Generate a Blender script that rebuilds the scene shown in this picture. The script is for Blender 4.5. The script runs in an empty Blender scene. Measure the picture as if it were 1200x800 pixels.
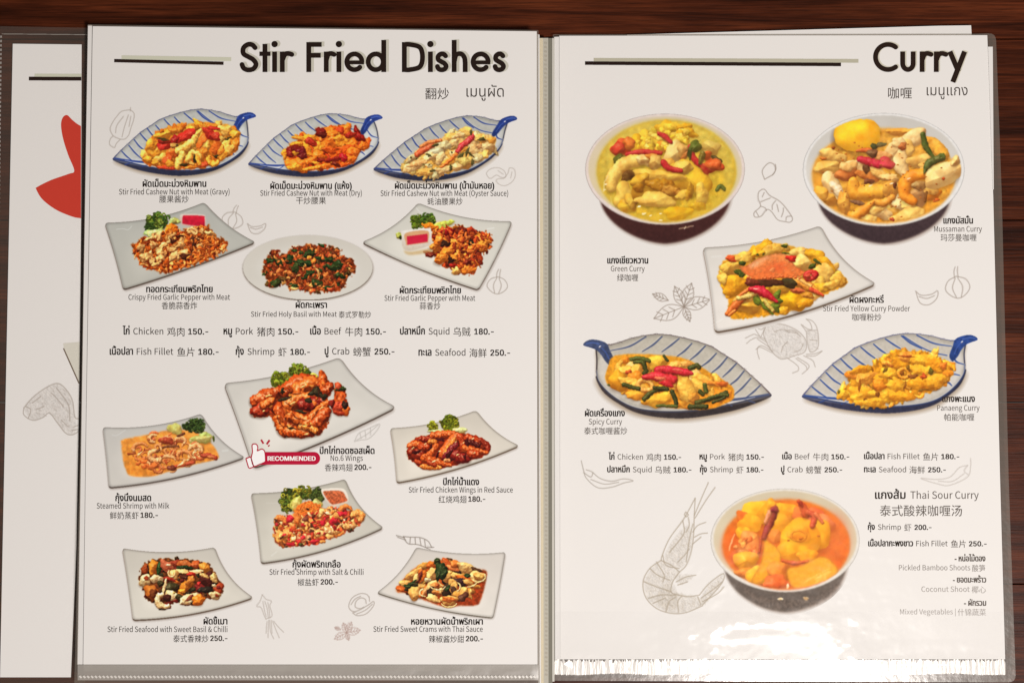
import bpy, math, os
import numpy as np

C = bpy.context.scene
COL = C.collection

# ---------------------------------------------------------------- camera: hand-held above the table, tipped a little towards the top of the menu
HGT, TILT, LENS = 0.70, math.radians(3.6), 52.5
cam = bpy.data.objects.new('camera', bpy.data.cameras.new('camera')); COL.objects.link(cam)
cam.data.lens = LENS; cam.data.sensor_width = 36; cam.data.clip_start = .01; cam.data.clip_end = 50
cam.location = (0, -HGT * math.tan(TILT), HGT); cam.rotation_euler = (TILT, 0, 0)
C.camera = cam
FPX = LENS / 36 * 1200

def U(px, py, z0=0., bx=0.):
    """layout units (1200 across the menu spread) -> a point lying on the plane z = z0 + bx * x"""
    px = np.asarray(px, float); py = np.asarray(py, float)
    u, v = (px - 600) / FPX, -(py - 400) / FPX
    c, s = math.cos(TILT), math.sin(TILT)
    dx, dy, dz = u, v * c + s, v * s - c
    ox, oy, oz = cam.location
    t = (z0 - oz + bx * ox) / (dz - bx * dx)
    return np.stack([ox + t * dx, oy + t * dy, oz + t * dz], -1)

# ---------------------------------------------------------------- light: a warm restaurant lamp high over the lower right corner, dim room light
world = bpy.data.worlds.new('World'); C.world = world; world.use_nodes = True
world.node_tree.nodes['Background'].inputs[0].default_value = (1, .9, .82, 1)
world.node_tree.nodes['Background'].inputs[1].default_value = .16

def lamp(name, loc, target, size, power, col):
    l = bpy.data.lights.new(name, 'AREA'); l.shape = 'DISK'; l.size = size; l.energy = power; l.color = col
    o = bpy.data.objects.new(name, l); COL.objects.link(o); o.location = loc
    d = np.array(target) - np.array(loc)
    from mathutils import Vector
    o.rotation_euler = Vector(d).to_track_quat('-Z', 'Y').to_euler()
    return o
lamp('ceiling_lamp', (.368, -.425, 1.25), (.04, -.02, 0), .17, 17.6, (1, .94, .895))
C.view_settings.view_transform = 'Standard'; C.view_settings.look = 'None'
C.view_settings.exposure = 0; C.view_settings.gamma = 1

# ---------------------------------------------------------------- helpers
def lin(c):
    c = np.asarray(c, float) / 255
    return np.where(c <= .04045, c / 12.92, ((c + .055) / 1.055) ** 2.4)

def tag(o, label=None, cat=None, group=None, kind=None):
    for k, v in (('label', label), ('category', cat), ('group', group), ('kind', kind)):
        if v: o[k] = v
    return o

def mesh_obj(name, verts, faces, mat, parent=None, smooth=False):
    me = bpy.data.meshes.new(name); me.from_pydata([tuple(v) for v in verts], [], faces); me.update()
    if mat: me.materials.append(mat)
    if smooth:
        for p in me.polygons: p.use_smooth = True
    o = bpy.data.objects.new(name, me); COL.objects.link(o); o.parent = parent
    return o

def quads_obj(name, P, Q, mat, parent=None, face_col=None):
    """many quads at once; P (n,3), Q (m,4), optional linear colour per face"""
    me = bpy.data.meshes.new(name)
    n, m = len(P), len(Q)
    me.vertices.add(n); me.vertices.foreach_set('co', np.ascontiguousarray(P, np.float32).ravel())
    me.loops.add(m * 4); me.loops.foreach_set('vertex_index', np.ascontiguousarray(Q, np.int32).ravel())
    me.polygons.add(m); me.polygons.foreach_set('loop_start', np.arange(0, m * 4, 4, dtype=np.int32))
    me.update(calc_edges=True)
    if face_col is not None:
        at = me.attributes.new('print', 'FLOAT_COLOR', 'FACE')
        at.data.foreach_set('color', np.hstack([face_col, np.ones((m, 1))]).astype(np.float32).ravel())
    me.materials.append(mat)
    o = bpy.data.objects.new(name, me); COL.objects.link(o); o.parent = parent
    return o

def slab(name, poly, z, th, mat, parent=None, bx=0.):
    """a sheet with real thickness; poly in layout units on the plane of its top face"""
    A = np.asarray(poly, float); T = U(A[:, 0], A[:, 1], z, bx); B = T - [0, 0, th]; n = len(A)
    V = np.vstack([T, B]); F = [tuple(range(n - 1, -1, -1)), tuple(range(n, 2 * n))]
    F += [(i, (i + 1) % n, n + (i + 1) % n, n + i) for i in range(n)]
    return mesh_obj(name, V, F, mat, parent)

def frame_slab(name, outer, inner, z, th, mat, parent=None, bx=0.):
    """a flat band between two outlines with the same number of points"""
    A, B = np.asarray(outer, float), np.asarray(inner, float); n = len(A)
    T = np.vstack([U(A[:, 0], A[:, 1], z, bx), U(B[:, 0], B[:, 1], z, bx)]); V = np.vstack([T, T - [0, 0, th]]); F = []
    for i in range(n):
        j = (i + 1) % n
        F += [(i, n + i, n + j, j), (2 * n + i, 2 * n + j, 3 * n + j, 3 * n + i), (i, j, 2 * n + j, 2 * n + i), (n + i, 3 * n + i, 3 * n + j, n + j)]
    return mesh_obj(name, V, F, mat, parent)

# ---------------------------------------------------------------- materials
def new_mat(name):
    m = bpy.data.materials.new(name); m.use_nodes = True; nt = m.node_tree; nt.nodes.clear()
    out = nt.nodes.new('ShaderNodeOutputMaterial')
    return m, nt, out

def node(nt, kind, ins=None, **props):
    n = nt.nodes.new(kind)
    for k, v in props.items(): setattr(n, k, v)
    for k, v in (ins or {}).items():
        if isinstance(v, bpy.types.NodeSocket): nt.links.new(v, n.inputs[k])
        else: n.inputs[k].default_value = v
    return n

def print_mat(name, base=None, coat=.05, grain=.02, scale=2200):
    """paper or ink under clear film: a soft base with a thin, slightly wavy gloss"""
    m, nt, out = new_mat(name)
    tc = node(nt, 'ShaderNodeTexCoord')
    nz = node(nt, 'ShaderNodeTexNoise', {'Vector': tc.outputs['Object'], 'Scale': 38., 'Detail': 3.})
    bp = node(nt, 'ShaderNodeBump', {'Height': nz.outputs['Fac'], 'Strength': .25, 'Distance': .004})
    if base is None: col = node(nt, 'ShaderNodeAttribute', attribute_name='print').outputs['Color']
    else:
        g = node(nt, 'ShaderNodeTexNoise', {'Vector': tc.outputs['Object'], 'Scale': float(scale), 'Detail': 2.})
        r = node(nt, 'ShaderNodeMapRange', {'Value': g.outputs['Fac'], 'To Min': 1 - grain, 'To Max': 1 + grain})
        mx = node(nt, 'ShaderNodeMix', data_type='RGBA', blend_type='MULTIPLY'); mx.inputs['Factor'].default_value = 1
        mx.inputs[6].default_value = (*base, 1); nt.links.new(r.outputs['Result'], mx.inputs[7]); col = mx.outputs[2]
    p = node(nt, 'ShaderNodeBsdfPrincipled', {'Base Color': col, 'Roughness': .6, 'Specular IOR Level': .06, 'Coat Weight': coat, 'Coat Roughness': .2, 'Coat Normal': bp.outputs['Normal']})
    nt.links.new(p.outputs[0], out.inputs[0]); return m

PAPER = np.array([.80, .785, .765])
M_PAPER = print_mat('paper_under_film', PAPER)
M_PRINT = print_mat('printed_ink')
M_EDGE = print_mat('bare_paper', PAPER * .95, coat=0.)
_inks = {}
def ink(rgb255, white=(222, 212, 202)):
    """flat printed colour, from its tone next to the paper's own tone"""
    k = tuple(rgb255) + tuple(white)
    if k not in _inks:
        _inks[k] = print_mat('ink', tuple(np.clip(lin(rgb255) / lin(white) * PAPER, .004, .95)), grain=.0)
    return _inks[k]

def film_mat(name, haze, tint, rough=.16, bump=.5, scale=160., clear=.93, stretch=(1, 1, 1)):
    """clear sleeve plastic: mostly see-through, a milky share, a mirror share that grows at grazing angles"""
    m, nt, out = new_mat(name)
    tc = node(nt, 'ShaderNodeTexCoord')
    mp = node(nt, 'ShaderNodeMapping', {'Vector': tc.outputs['Object'], 'Scale': stretch})
    nz = node(nt, 'ShaderNodeTexNoise', {'Vector': mp.outputs[0], 'Scale': scale, 'Detail': 4.})
    bp = node(nt, 'ShaderNodeBump', {'Height': nz.outputs['Fac'], 'Strength': bump, 'Distance': .002})
    tr = node(nt, 'ShaderNodeBsdfTransparent', {'Color': (clear, clear * .99, clear * .97, 1) if clear else (1, 1, 1, 1)})
    df = node(nt, 'ShaderNodeBsdfDiffuse', {'Color': (*tint, 1)})
    gl = node(nt, 'ShaderNodeBsdfGlossy', {'Color': (1, 1, 1, 1), 'Roughness': rough, 'Normal': bp.outputs['Normal']})
    fr = node(nt, 'ShaderNodeFresnel', {'IOR': 1.5, 'Normal': bp.outputs['Normal']})
    a = node(nt, 'ShaderNodeMixShader', {0: haze, 1: tr.outputs[0], 2: df.outputs[0]})
    ge = node(nt, 'ShaderNodeNewGeometry')            # a thin sheet: no trapped light on its under side
    fb = node(nt, 'ShaderNodeMix', {0: ge.outputs['Backfacing'], 2: fr.outputs[0], 3: .01}, data_type='FLOAT')
    b = node(nt, 'ShaderNodeMixShader', {0: fb.outputs[0], 1: a.outputs[0], 2: gl.outputs[0]})
    nt.links.new(b.outputs[0], out.inputs[0]); return m
M_FILM = film_mat('sleeve_film', .2, (.3, .26, .22), .2, .06)
M_FILM_DARK = film_mat('thin_sleeve_film', .07, (.3, .26, .22), .2, .03)
M_SEAM = film_mat('sleeve_seam', .6, (.5, .47, .43), .36, .05, 200.)
M_WRINKLE = film_mat('crinkled_film', .0, (.8, .78, .74), .12, .03, 60., clear=None)
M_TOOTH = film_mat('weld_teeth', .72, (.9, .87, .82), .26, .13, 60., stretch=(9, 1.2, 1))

def wood_mat():
    m, nt, out = new_mat('dark_varnished_wood')
    tc = node(nt, 'ShaderNodeTexCoord')
    mp = node(nt, 'ShaderNodeMapping', {'Vector': tc.outputs['Object'], 'Scale': (7, 150, 150)})
    mp2 = node(nt, 'ShaderNodeMapping', {'Vector': tc.outputs['Object'], 'Scale': (38, 1100, 1100)})
    n1 = node(nt, 'ShaderNodeTexNoise', {'Vector': mp.outputs[0], 'Scale': 1., 'Detail': 8., 'Roughness': .62, 'Distortion': .8})
    n2 = node(nt, 'ShaderNodeTexNoise', {'Vector': mp2.outputs[0], 'Scale': 1., 'Detail': 4., 'Roughness': .7})
    n3 = node(nt, 'ShaderNodeTexNoise', {'Vector': tc.outputs['Object'], 'Scale': 9., 'Detail': 2.})
    rp = node(nt, 'ShaderNodeValToRGB', {'Fac': n1.outputs['Fac']}); e = rp.color_ramp.elements
    e[0].position = .3; e[0].color = (.017, .0038, .0014, 1); e[1].position = .72; e[1].color = (.135, .031, .0095, 1)
    x = rp.color_ramp.elements.new(.5); x.color = (.066, .0138, .0044, 1)
    fi = node(nt, 'ShaderNodeMapRange', {'Value': n2.outputs['Fac'], 'From Min': .3, 'From Max': .7, 'To Min': .4, 'To Max': 1.4})
    mx = node(nt, 'ShaderNodeMix', {0: 1., 6: rp.outputs[0], 7: fi.outputs['Result']}, data_type='RGBA', blend_type='MULTIPLY')
    f3 = node(nt, 'ShaderNodeMapRange', {'Value': n3.outputs['Fac'], 'From Min': .3, 'From Max': .7, 'To Min': .75, 'To Max': 1.2})
    m2 = node(nt, 'ShaderNodeMix', {0: 1., 6: mx.outputs[2], 7: f3.outputs['Result']}, data_type='RGBA', blend_type='MULTIPLY')
    bp = node(nt, 'ShaderNodeBump', {'Height': n2.outputs['Fac'], 'Strength': .25, 'Distance': .0006})
    p = node(nt, 'ShaderNodeBsdfPrincipled', {'Base Color': m2.outputs[2], 'Roughness': .38, 'Specular IOR Level': .1, 'Normal': bp.outputs[0]})
    nt.links.new(p.outputs[0], out.inputs[0]); return m
M_WOOD = wood_mat()
# ---------------------------------------------------------------- print painter
# every printed dish photograph is worked out as small coloured cells, then laid on its page as flat meshes
CELLS = 2.5                       # printed cells per layout unit
RT = np.random.RandomState(7)
NT = RT.rand(64, 64)

def vnoise(X, Y, seed=0):
    X = X + seed * 17.31; Y = Y + seed * 9.77
    xi = np.floor(X).astype(int); yi = np.floor(Y).astype(int)
    fx = X - xi; fy = Y - yi
    fx = fx * fx * (3 - 2 * fx); fy = fy * fy * (3 - 2 * fy)
    a = NT[yi % 64, xi % 64]; b = NT[yi % 64, (xi + 1) % 64]
    c = NT[(yi + 1) % 64, xi % 64]; d = NT[(yi + 1) % 64, (xi + 1) % 64]
    return (a * (1 - fx) + b * fx) * (1 - fy) + (c * (1 - fx) + d * fx) * fy

def smooth_line(pts, closed=False, n=6):
    P = np.asarray(pts, float)
    if len(P) < 3: return P
    if closed: Q = np.vstack([P[-1], P, P[0], P[1]])
    else: Q = np.vstack([2 * P[0] - P[1], P, 2 * P[-1] - P[-2]])
    t = np.linspace(0, 1, n, endpoint=False)[:, None]
    out = []
    for i in range(1, len(Q) - 2):
        p0, p1, p2, p3 = Q[i - 1], Q[i], Q[i + 1], Q[i + 2]
        out.append(0.5 * (2 * p1 + (p2 - p0) * t + (2 * p0 - 5 * p1 + 4 * p2 - p3) * t * t + (3 * p1 - p0 - 3 * p2 + p3) * t ** 3))
    out = np.vstack(out)
    return out if closed else np.vstack([out, P[-1]])

def blur(a, s):
    r = max(1, int(3 * s)); k = np.exp(-0.5 * (np.arange(-r, r + 1) / s) ** 2); k /= k.sum()
    sh = a.shape; a = a.reshape(sh[0], sh[1], -1)
    p = np.pad(a, ((r, r), (0, 0), (0, 0)), 'edge')
    a = sum(p[i:i + sh[0]] * k[i] for i in range(2 * r + 1))
    p = np.pad(a, ((0, 0), (r, r), (0, 0)), 'edge')
    return sum(p[:, i:i + sh[1]] * k[i] for i in range(2 * r + 1)).reshape(sh)

def inside(P, X, Y):
    m = np.zeros(X.shape, bool)
    n = len(P)
    for i in range(n):
        x1, y1 = P[i]; x2, y2 = P[(i + 1) % n]
        if y1 == y2: continue
        c = ((y1 > Y) != (y2 > Y)) & (X < (x2 - x1) * (Y - y1) / (y2 - y1) + x1)
        m ^= c
    return m

class Pic:
    def __init__(s, x0, y0, x1, y1, zoom, white, cells=None):
        s.S = cells or CELLS
        s.x0, s.y0, s.k, s.white = x0, y0, s.S / zoom, np.array(white, float)
        s.W, s.H = int((x1 - x0) * s.S), int((y1 - y0) * s.S)
        s.col = np.ones((s.H, s.W, 3)) * s.white
        s.lab = np.zeros((s.H, s.W), np.int16); s.names = ['']; s.cur = 0
        s.rng = np.random.RandomState(int(x0 * 7 + y0) % 99991)
        s.tf = None; s.clip = None; s.gain = 1.0; s.calm = 1.0
    def on(s, name):
        if name not in s.names: s.names.append(name)
        s.cur = s.names.index(name); return s
    def T(s, pts):
        P = np.atleast_2d(np.asarray(pts, float))
        if s.tf is not None: P = P @ s.tf[0].T + s.tf[1]
        return P * s.k
    def win(s, P, pad):
        xa = max(0, int(P[:, 0].min() - pad)); xb = min(s.W, int(P[:, 0].max() + pad) + 2)
        ya = max(0, int(P[:, 1].min() - pad)); yb = min(s.H, int(P[:, 1].max() + pad) + 2)
        if xb <= xa or yb <= ya: return None, None, None
        Y, X = np.mgrid[ya:yb, xa:xb].astype(float)
        return (slice(ya, yb), slice(xa, xb)), X + .5, Y + .5
    def comp(s, sl, a, rgb, setlab=True):
        a = np.clip(a, 0, 1)
        if s.clip is not None: a = a * s.clip[sl]
        c = s.col[sl]; s.col[sl] = c * (1 - a[..., None]) + rgb * a[..., None]
        if setlab and s.cur: s.lab[sl][a > .5] = s.cur
    def segs(s, P, R, X, Y):
        if len(P) == 1: P = np.vstack([P, P + [1e-3, 0]]); R = np.array([R[0], R[0]])
        q = np.full(X.shape, 1e9); ox = np.zeros(X.shape); oy = np.zeros(X.shape); rr = np.ones(X.shape)
        for i in range(len(P) - 1):
            d = P[i + 1] - P[i]; L = d @ d + 1e-9
            t = np.clip(((X - P[i, 0]) * d[0] + (Y - P[i, 1]) * d[1]) / L, 0, 1)
            ex = X - P[i, 0] - t * d[0]; ey = Y - P[i, 1] - t * d[1]
            r = R[i] * (1 - t) + R[i + 1] * t
            v = np.hypot(ex, ey) / r; m = v < q
            q[m] = v[m]; ox[m] = (ex / r)[m]; oy[m] = (ey / r)[m]; rr[m] = r[m]
        return q, ox, oy, rr
    def dab(s, pts, r, col, rough=.16, tex=.14, hl=.25, sh=.45, lo=.5, closed=False, a=1., flat=0., gloss=18):
        """a rounded, shaded morsel along a line: pieces of meat, cashews, peppers, shrimp"""
        tex *= s.calm; rough *= .4 + .6 * s.calm
        P = s.T(pts)
        R = np.atleast_1d(np.asarray(r, float)) * s.k
        if closed: P = smooth_line(P, True); P = np.vstack([P, P[:1]]); R = np.full(len(P), R[0])
        elif len(P) > 2:
            n0 = len(P); Q = smooth_line(P)
            if len(R) == n0: R = np.interp(np.linspace(0, n0 - 1, len(Q)), np.arange(n0), R)
            else: R = np.full(len(Q), R[0])
            P = Q
        elif len(R) != len(P): R = np.full(len(P), R[0])
        rm = R.max(); sl, X, Y = s.win(P, rm * 1.5 + 3)
        if sl is None: return
        sd = s.rng.randint(50)
        q, ox, oy, rr = s.segs(P, R, X, Y)
        f = 1.0 / max(rm * .55, 1.2)
        q = q + rough * 2.6 * (vnoise(X * f, Y * f, sd) - .5) + rough * 1.2 * (vnoise(X * f * 2.3, Y * f * 2.3, sd + 2) - .5)
        if sh:                                     # print of the contact shade under the morsel
            q2 = s.segs(P + [0, rm * .3], R * 1.15, X, Y)[0]
            s.comp(sl, sh * np.clip((1.12 - q2) * 2.2, 0, 1), s.col[sl] * np.array([.38, .27, .2]), False)
        al = np.clip((1 - q) * rr / 1.1 + .5, 0, 1) * a
        nz = np.sqrt(np.clip(1 - q * q, .0, 1))
        g = 1.0 / max(rm * .3, .9)
        tx = vnoise(X * g, Y * g, sd + 3) - .5; ty = vnoise(X * g, Y * g, sd + 8) - .5
        nx = ox + tx * tex * 5; ny = oy + ty * tex * 5
        nn = np.sqrt(nx * nx + ny * ny + nz * nz) + 1e-6
        nx, ny, nz = nx / nn, ny / nn, nz / nn
        dif = np.clip(-.35 * nx - .6 * ny + .72 * nz, 0, 1)
        shade = lo + (1.22 - lo) * dif
        shade = shade * (1 - flat) + flat
        shade = shade * (1 + tex * 1.1 * (vnoise(X * g * 1.7, Y * g * 1.7, sd + 21) - .5))
        c = np.array(col, float) * (1 + (vnoise(X * g * .5, Y * g * .5, sd + 31) - .5)[..., None] * np.array([.16, .34, .5]))
        rgb = c * shade[..., None] ** np.array([.8, 1.12, 1.35])
        sp = np.clip(-.22 * nx - .4 * ny + .89 * nz, 0, 1) ** gloss * hl
        rgb = rgb + (np.array([255, 240, 215]) - rgb) * sp[..., None]
        s.comp(sl, al, np.clip(rgb * s.gain, 0, 255))
    def b(s, x, y, rx, ry, rot, col, rough=.16, tex=.14, hl=.34, sh=.4, lo=.55, a=1., gloss=26):
        """one cut piece: a lopsided, slightly faceted lump with a lit rim and a dark foot"""
        tex *= s.calm; rg = s.rng
        P = s.T([(x, y)]); cx, cy = P[0]; A, B = rx * s.k, ry * s.k
        sl, X, Y = s.win(P, max(A, B) * 1.5 + 3)
        if sl is None: return
        t = math.radians(rot); c, n = math.cos(t), math.sin(t)
        def metric(X, Y):
            u, v = ((X - cx) * c + (Y - cy) * n) / A, (-(X - cx) * n + (Y - cy) * c) / B
            th = np.arctan2(v, u)
            R = 1 + hk[0] * np.cos(2 * th + ph[0]) + hk[1] * np.cos(3 * th + ph[1]) + hk[2] * np.cos(5 * th + ph[2])
            return np.hypot(u, v) / R, u, v
        big = min(A, B) > 3
        hk = np.array([.10, .11, .06]) * (.4 + .9 * rg.rand(3)) * (1.15 if big else .8) * (.6 + 2 * rough); ph = rg.rand(3) * 6.283
        q, u, v = metric(X, Y)
        sd = rg.randint(50); f = 1.0 / max(min(A, B) * .6, 1.2)
        q = q + rough * 1.2 * (vnoise(X * f, Y * f, sd) - .5)
        if sh:
            q2 = metric(X, Y - .25 * B)[0]
            s.comp(sl, sh * np.clip((1.16 - q2) * 2.4, 0, 1), s.col[sl] * np.array([.36, .25, .19]), False)
        m_ = min(A, B)
        al = np.clip((1 - q) * m_ / 1.0 + .5, 0, 1) * a
        # a tilted, folded surface: two or three soft planes meeting along a crease
        pl = rg.randn(3, 2) * .36; of = rg.rand(3) * .5
        H = np.min([of[k] + pl[k, 0] * u + pl[k, 1] * v for k in range(3)], 0) + .9 * np.sqrt(np.clip(1.05 - q * q, 0, None)) + .22 * (vnoise(X * f * .9, Y * f * .9, sd + 4) - .5) + tex * .9 * (vnoise(X * f * 2.2, Y * f * 2.2, sd + 9) - .5)
        gy, gx = np.gradient(H); gx, gy = gx * m_ * .9, gy * m_ * .9
        nn = np.sqrt(gx * gx + gy * gy + 1); nx, ny, nz = -gx / nn, -gy / nn, 1 / nn
        dif = np.clip(-.35 * nx - .62 * ny + .70 * nz, 0, 1)
        shade = lo + (1.2 - lo) * dif ** 1.1
        cc = np.array(col, float) * (1 + (vnoise(X * f * .8, Y * f * .8, sd + 31) - .5)[..., None] * np.array([.14, .3, .45]))
        rgb = cc * shade[..., None] ** np.array([.8, 1.12, 1.3])
        sp = np.clip(-.25 * nx - .45 * ny + .857 * nz, 0, 1) ** gloss * hl * np.clip(2.2 * vnoise(X * f * 1.6, Y * f * 1.6, sd + 14) - .6, 0, 1)
        rgb = rgb + (np.array([255, 240, 212]) - rgb) * sp[..., None]
        s.comp(sl, al, np.clip(rgb, 0, 255))
    def arc(s, x, y, R, a0, a1, w, col, sq=1., rot=0, taper=None, **k):
        A = np.radians(np.linspace(a0, a1, 7)); c, n = math.cos(math.radians(rot)), math.sin(math.radians(rot))
        u, v = R * np.cos(A), R * sq * np.sin(A)
        pts = np.stack([x + u * c - v * n, y + u * n + v * c], 1)
        w = w * np.linspace(1, taper or 1, 7) * np.array([.6, .9, 1, 1.05, 1, .9, .6])
        s.dab(pts, w, col, **k)
    def ring(s, x, y, rx, ry, rot, w, col, **k):
        A = np.linspace(0, 2 * math.pi, 10, endpoint=False); c, n = math.cos(math.radians(rot)), math.sin(math.radians(rot))
        u, v = rx * np.cos(A), ry * np.sin(A)
        s.dab(np.stack([x + u * c - v * n, y + u * n + v * c], 1), w, col, closed=True, **k)
    def fill(s, pts, col, col2=None, smooth=True, soft=1., tex=.03, a=1., grad=(0, 1), setlab=True, wob=0., nscale=6., dark=0.):
        P = s.T(pts)
        if smooth: P = smooth_line(P, True, 5)
        sl, X, Y = s.win(P, 3 + soft * 3)
        if sl is None: return
        sd = s.rng.randint(50)
        Xw, Yw = X, Y
        if wob:
            w = wob * s.k
            Xw = X + w * 2 * (vnoise(X / nscale, Y / nscale, sd + 1) - .5); Yw = Y + w * 2 * (vnoise(X / nscale, Y / nscale, sd + 2) - .5)
        m = inside(P, Xw, Yw).astype(float)
        if soft > .3: m = blur(m, soft * .8)
        c = np.array(col, float) * np.ones(X.shape + (3,))
        if col2 is not None:
            g = np.array(grad, float); v = P @ g; lo_, hi_ = v.min(), v.max()
            t = np.clip((X * g[0] + Y * g[1] - lo_) / (hi_ - lo_ + 1e-6), 0, 1)[..., None]
            c = c * (1 - t) + np.array(col2, float) * t
        if tex: c = c * (1 + tex * 2 * (vnoise(X / nscale, Y / nscale, sd) - .5) + tex * (vnoise(X / 1.6, Y / 1.6, sd + 5) - .5))[..., None]
        if dark:
            bl = blur(m, dark * s.k); c = c * (0.72 + .28 * np.clip(bl * 1.6 - .5, 0, 1))[..., None]
        s.comp(sl, m * a, c, setlab)
    def ell(s, x, y, rx, ry, rot, col, col2=None, n=28, **k):
        A = np.linspace(0, 2 * math.pi, n, endpoint=False); c, q = math.cos(math.radians(rot)), math.sin(math.radians(rot))
        u, v = rx * np.cos(A), ry * np.sin(A)
        s.fill(np.stack([x + u * c - v * q, y + u * q + v * c], 1), col, col2, smooth=False, **k)
    def line(s, pts, w, col, a=1., smooth=True, soft=1., setlab=True):
        P = s.T(pts); R = np.atleast_1d(np.asarray(w, float)) * .5 * s.k
        if smooth and len(P) > 2:
            n0 = len(P); P = smooth_line(P)
            R = np.interp(np.linspace(0, n0 - 1, len(P)), np.arange(n0), R) if len(R) == n0 else np.full(len(P), R[0])
        elif len(R) != len(P): R = np.full(len(P), R[0])
        sl, X, Y = s.win(P, R.max() + 3)
        if sl is None: return
        q, _, _, rr = s.segs(P, R, X, Y)
        s.comp(sl, np.clip((1 - q) * rr / soft + .5, 0, 1) * a, np.array(col, float), setlab)
    def shade(s, pts, col, a, soft, dx=0, dy=0, smooth=True):
        """the printed drop shadow round a cut-out picture"""
        P = s.T(np.asarray(pts, float) + [dx, dy])
        if smooth: P = smooth_line(P, True, 5)
        sl, X, Y = s.win(P, soft * s.k * 3 + 2)
        m = blur(inside(P, X, Y).astype(float), soft * s.k)
        s.comp(sl, m * a, np.array(col, float), False)
        if s.cur: s.lab[sl][m * a > .05] = s.cur
    def scatter(s, region, n, fn):
        P = np.asarray(region, float); lo_, hi_ = P.min(0), P.max(0); out = []
        while len(out) < n:
            q = lo_ + s.rng.rand(2) * (hi_ - lo_)
            if inside(P, np.array([q[0]]), np.array([q[1]]))[0]: out.append(q)
        for x, y in sorted(out, key=lambda v: v[1]): fn(x, y, s.rng)
    def leafy(s, x, y, rx, ry, cols, n=40, size=18):
        """ruffled lettuce"""
        s.ell(x, y, rx * .92, ry * .92, 0, np.array(cols[0]) * .55, wob=14, nscale=5, tex=.2)
        for i in range(n):
            A = s.rng.rand() * 6.283; q = math.sqrt(s.rng.rand()); px, py = x + rx * .92 * q * math.cos(A), y + ry * .92 * q * math.sin(A)
            c = np.array(cols[s.rng.randint(len(cols))], float) * (.72 + .5 * s.rng.rand())
            d = size * (.5 + .6 * s.rng.rand())
            s.arc(px, py, d * .8, s.rng.rand() * 360, s.rng.rand() * 360 + 160, d * .42, c, rough=.3, tex=.25, hl=.12, sh=.28, lo=.45)
    def flakes(s, region, n, cols, size=(10, 22), asp=(1.2, 2.4), **k):
        kw = dict(rough=.25, tex=.2, hl=.2, sh=.4); kw.update(k)
        def f(x, y, r):
            ry = size[0] + (size[1] - size[0]) * r.rand(); c = np.array(cols[r.randint(len(cols))], float) * (.8 + .4 * r.rand())
            s.b(x, y, ry * (asp[0] + (asp[1] - asp[0]) * r.rand()), ry, r.rand() * 180, c, **kw)
        s.scatter(region, n, f)
    def curls(s, region, n, cols, R=(14, 26), w=.5, **k):
        kw = dict(rough=.18, tex=.15, hl=.22, sh=.4); kw.update(k)
        def f(x, y, r):
            q = R[0] + (R[1] - R[0]) * r.rand(); a0 = r.rand() * 360; c = np.array(cols[r.randint(len(cols))], float) * (.85 + .3 * r.rand())
            s.arc(x, y, q, a0, a0 + 150 + 90 * r.rand(), q * w, c, sq=.75, taper=.7, **kw)
        s.scatter(region, n, f)
    def finish(s, soft=.8, warp=.6, grit=.8, sharp=.32, tint=(1.02, .955, .84), glaze=None):
        """breaks up the morsels the way the printed screen and the camera do: ragged edges, uneven tone, a little softness"""
        grit *= .55; warp *= .8; soft *= .8
        food = np.array([n not in ('', 'picture', 'plate', 'bowl', 'sauce_cup', 'dip_bowl', 'lettuce') for n in s.names])[s.lab].astype(float)
        fm = np.clip(blur(food, 2.5) * 1.5 - .2, 0, 1)
        Y, X = np.mgrid[0:s.H, 0:s.W].astype(float); c = s.S
        dx = sum((vnoise(X / (q * c), Y / (q * c), 30 + q) - .5) * q ** .7 for q in (1.2, 2.4, 5)) * warp * c * 1.3 * fm
        dy = sum((vnoise(X / (q * c), Y / (q * c), 60 + q) - .5) * q ** .7 for q in (1.2, 2.4, 5)) * warp * c * 1.3 * fm
        xi = np.clip(X + dx, 0, s.W - 1).astype(int); yi = np.clip(Y + dy, 0, s.H - 1).astype(int)
        s.col = s.col[yi, xi]; s.lab = s.lab[yi, xi]
        v = grit * sum((vnoise(X / (q * c), Y / (q * c), 5 + q) - .5) * w for q, w in ((.8, .22), (1.6, .3), (3.5, .3)))
        u = (vnoise(X / (2.2 * c), Y / (2.2 * c), 41) - .5) * (.3 + .7 * grit)
        glint = np.clip(vnoise(X / (1.1 * c), Y / (.8 * c), 77) + .5 * vnoise(X / (3 * c), Y / (3 * c), 78) - 1.08, 0, 1) * 2.4 * grit
        g = fm[..., None]
        m = s.col * np.array(tint) * (1 + v[..., None] * np.array([.75, 1., 1.15])) * (1 + u[..., None] * np.array([.06, -.1, -.3]))
        m = m + (np.array([255, 226, 180]) - m) * np.clip(glint, 0, .5)[..., None] * np.clip(s.col.mean(-1) / 160, 0, 1)[..., None]
        if glaze:                                  # sauce that ties the pieces together
            q = glaze[1] * (.55 + .9 * vnoise(X / (4 * c), Y / (4 * c), 91))[..., None]
            m = m * (1 - q) + (.6 * blur(m, 1.8 * c) + .4 * np.array(glaze[0], float)) * q
        m = m + sharp * (m - blur(m, 1.6 * c))                       # local contrast of a printed food photo
        s.col = np.clip(s.col * (1 - g) + m * g, 0, 255)
        s.col = blur(s.col, soft * s.S / 2)
        return s

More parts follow.
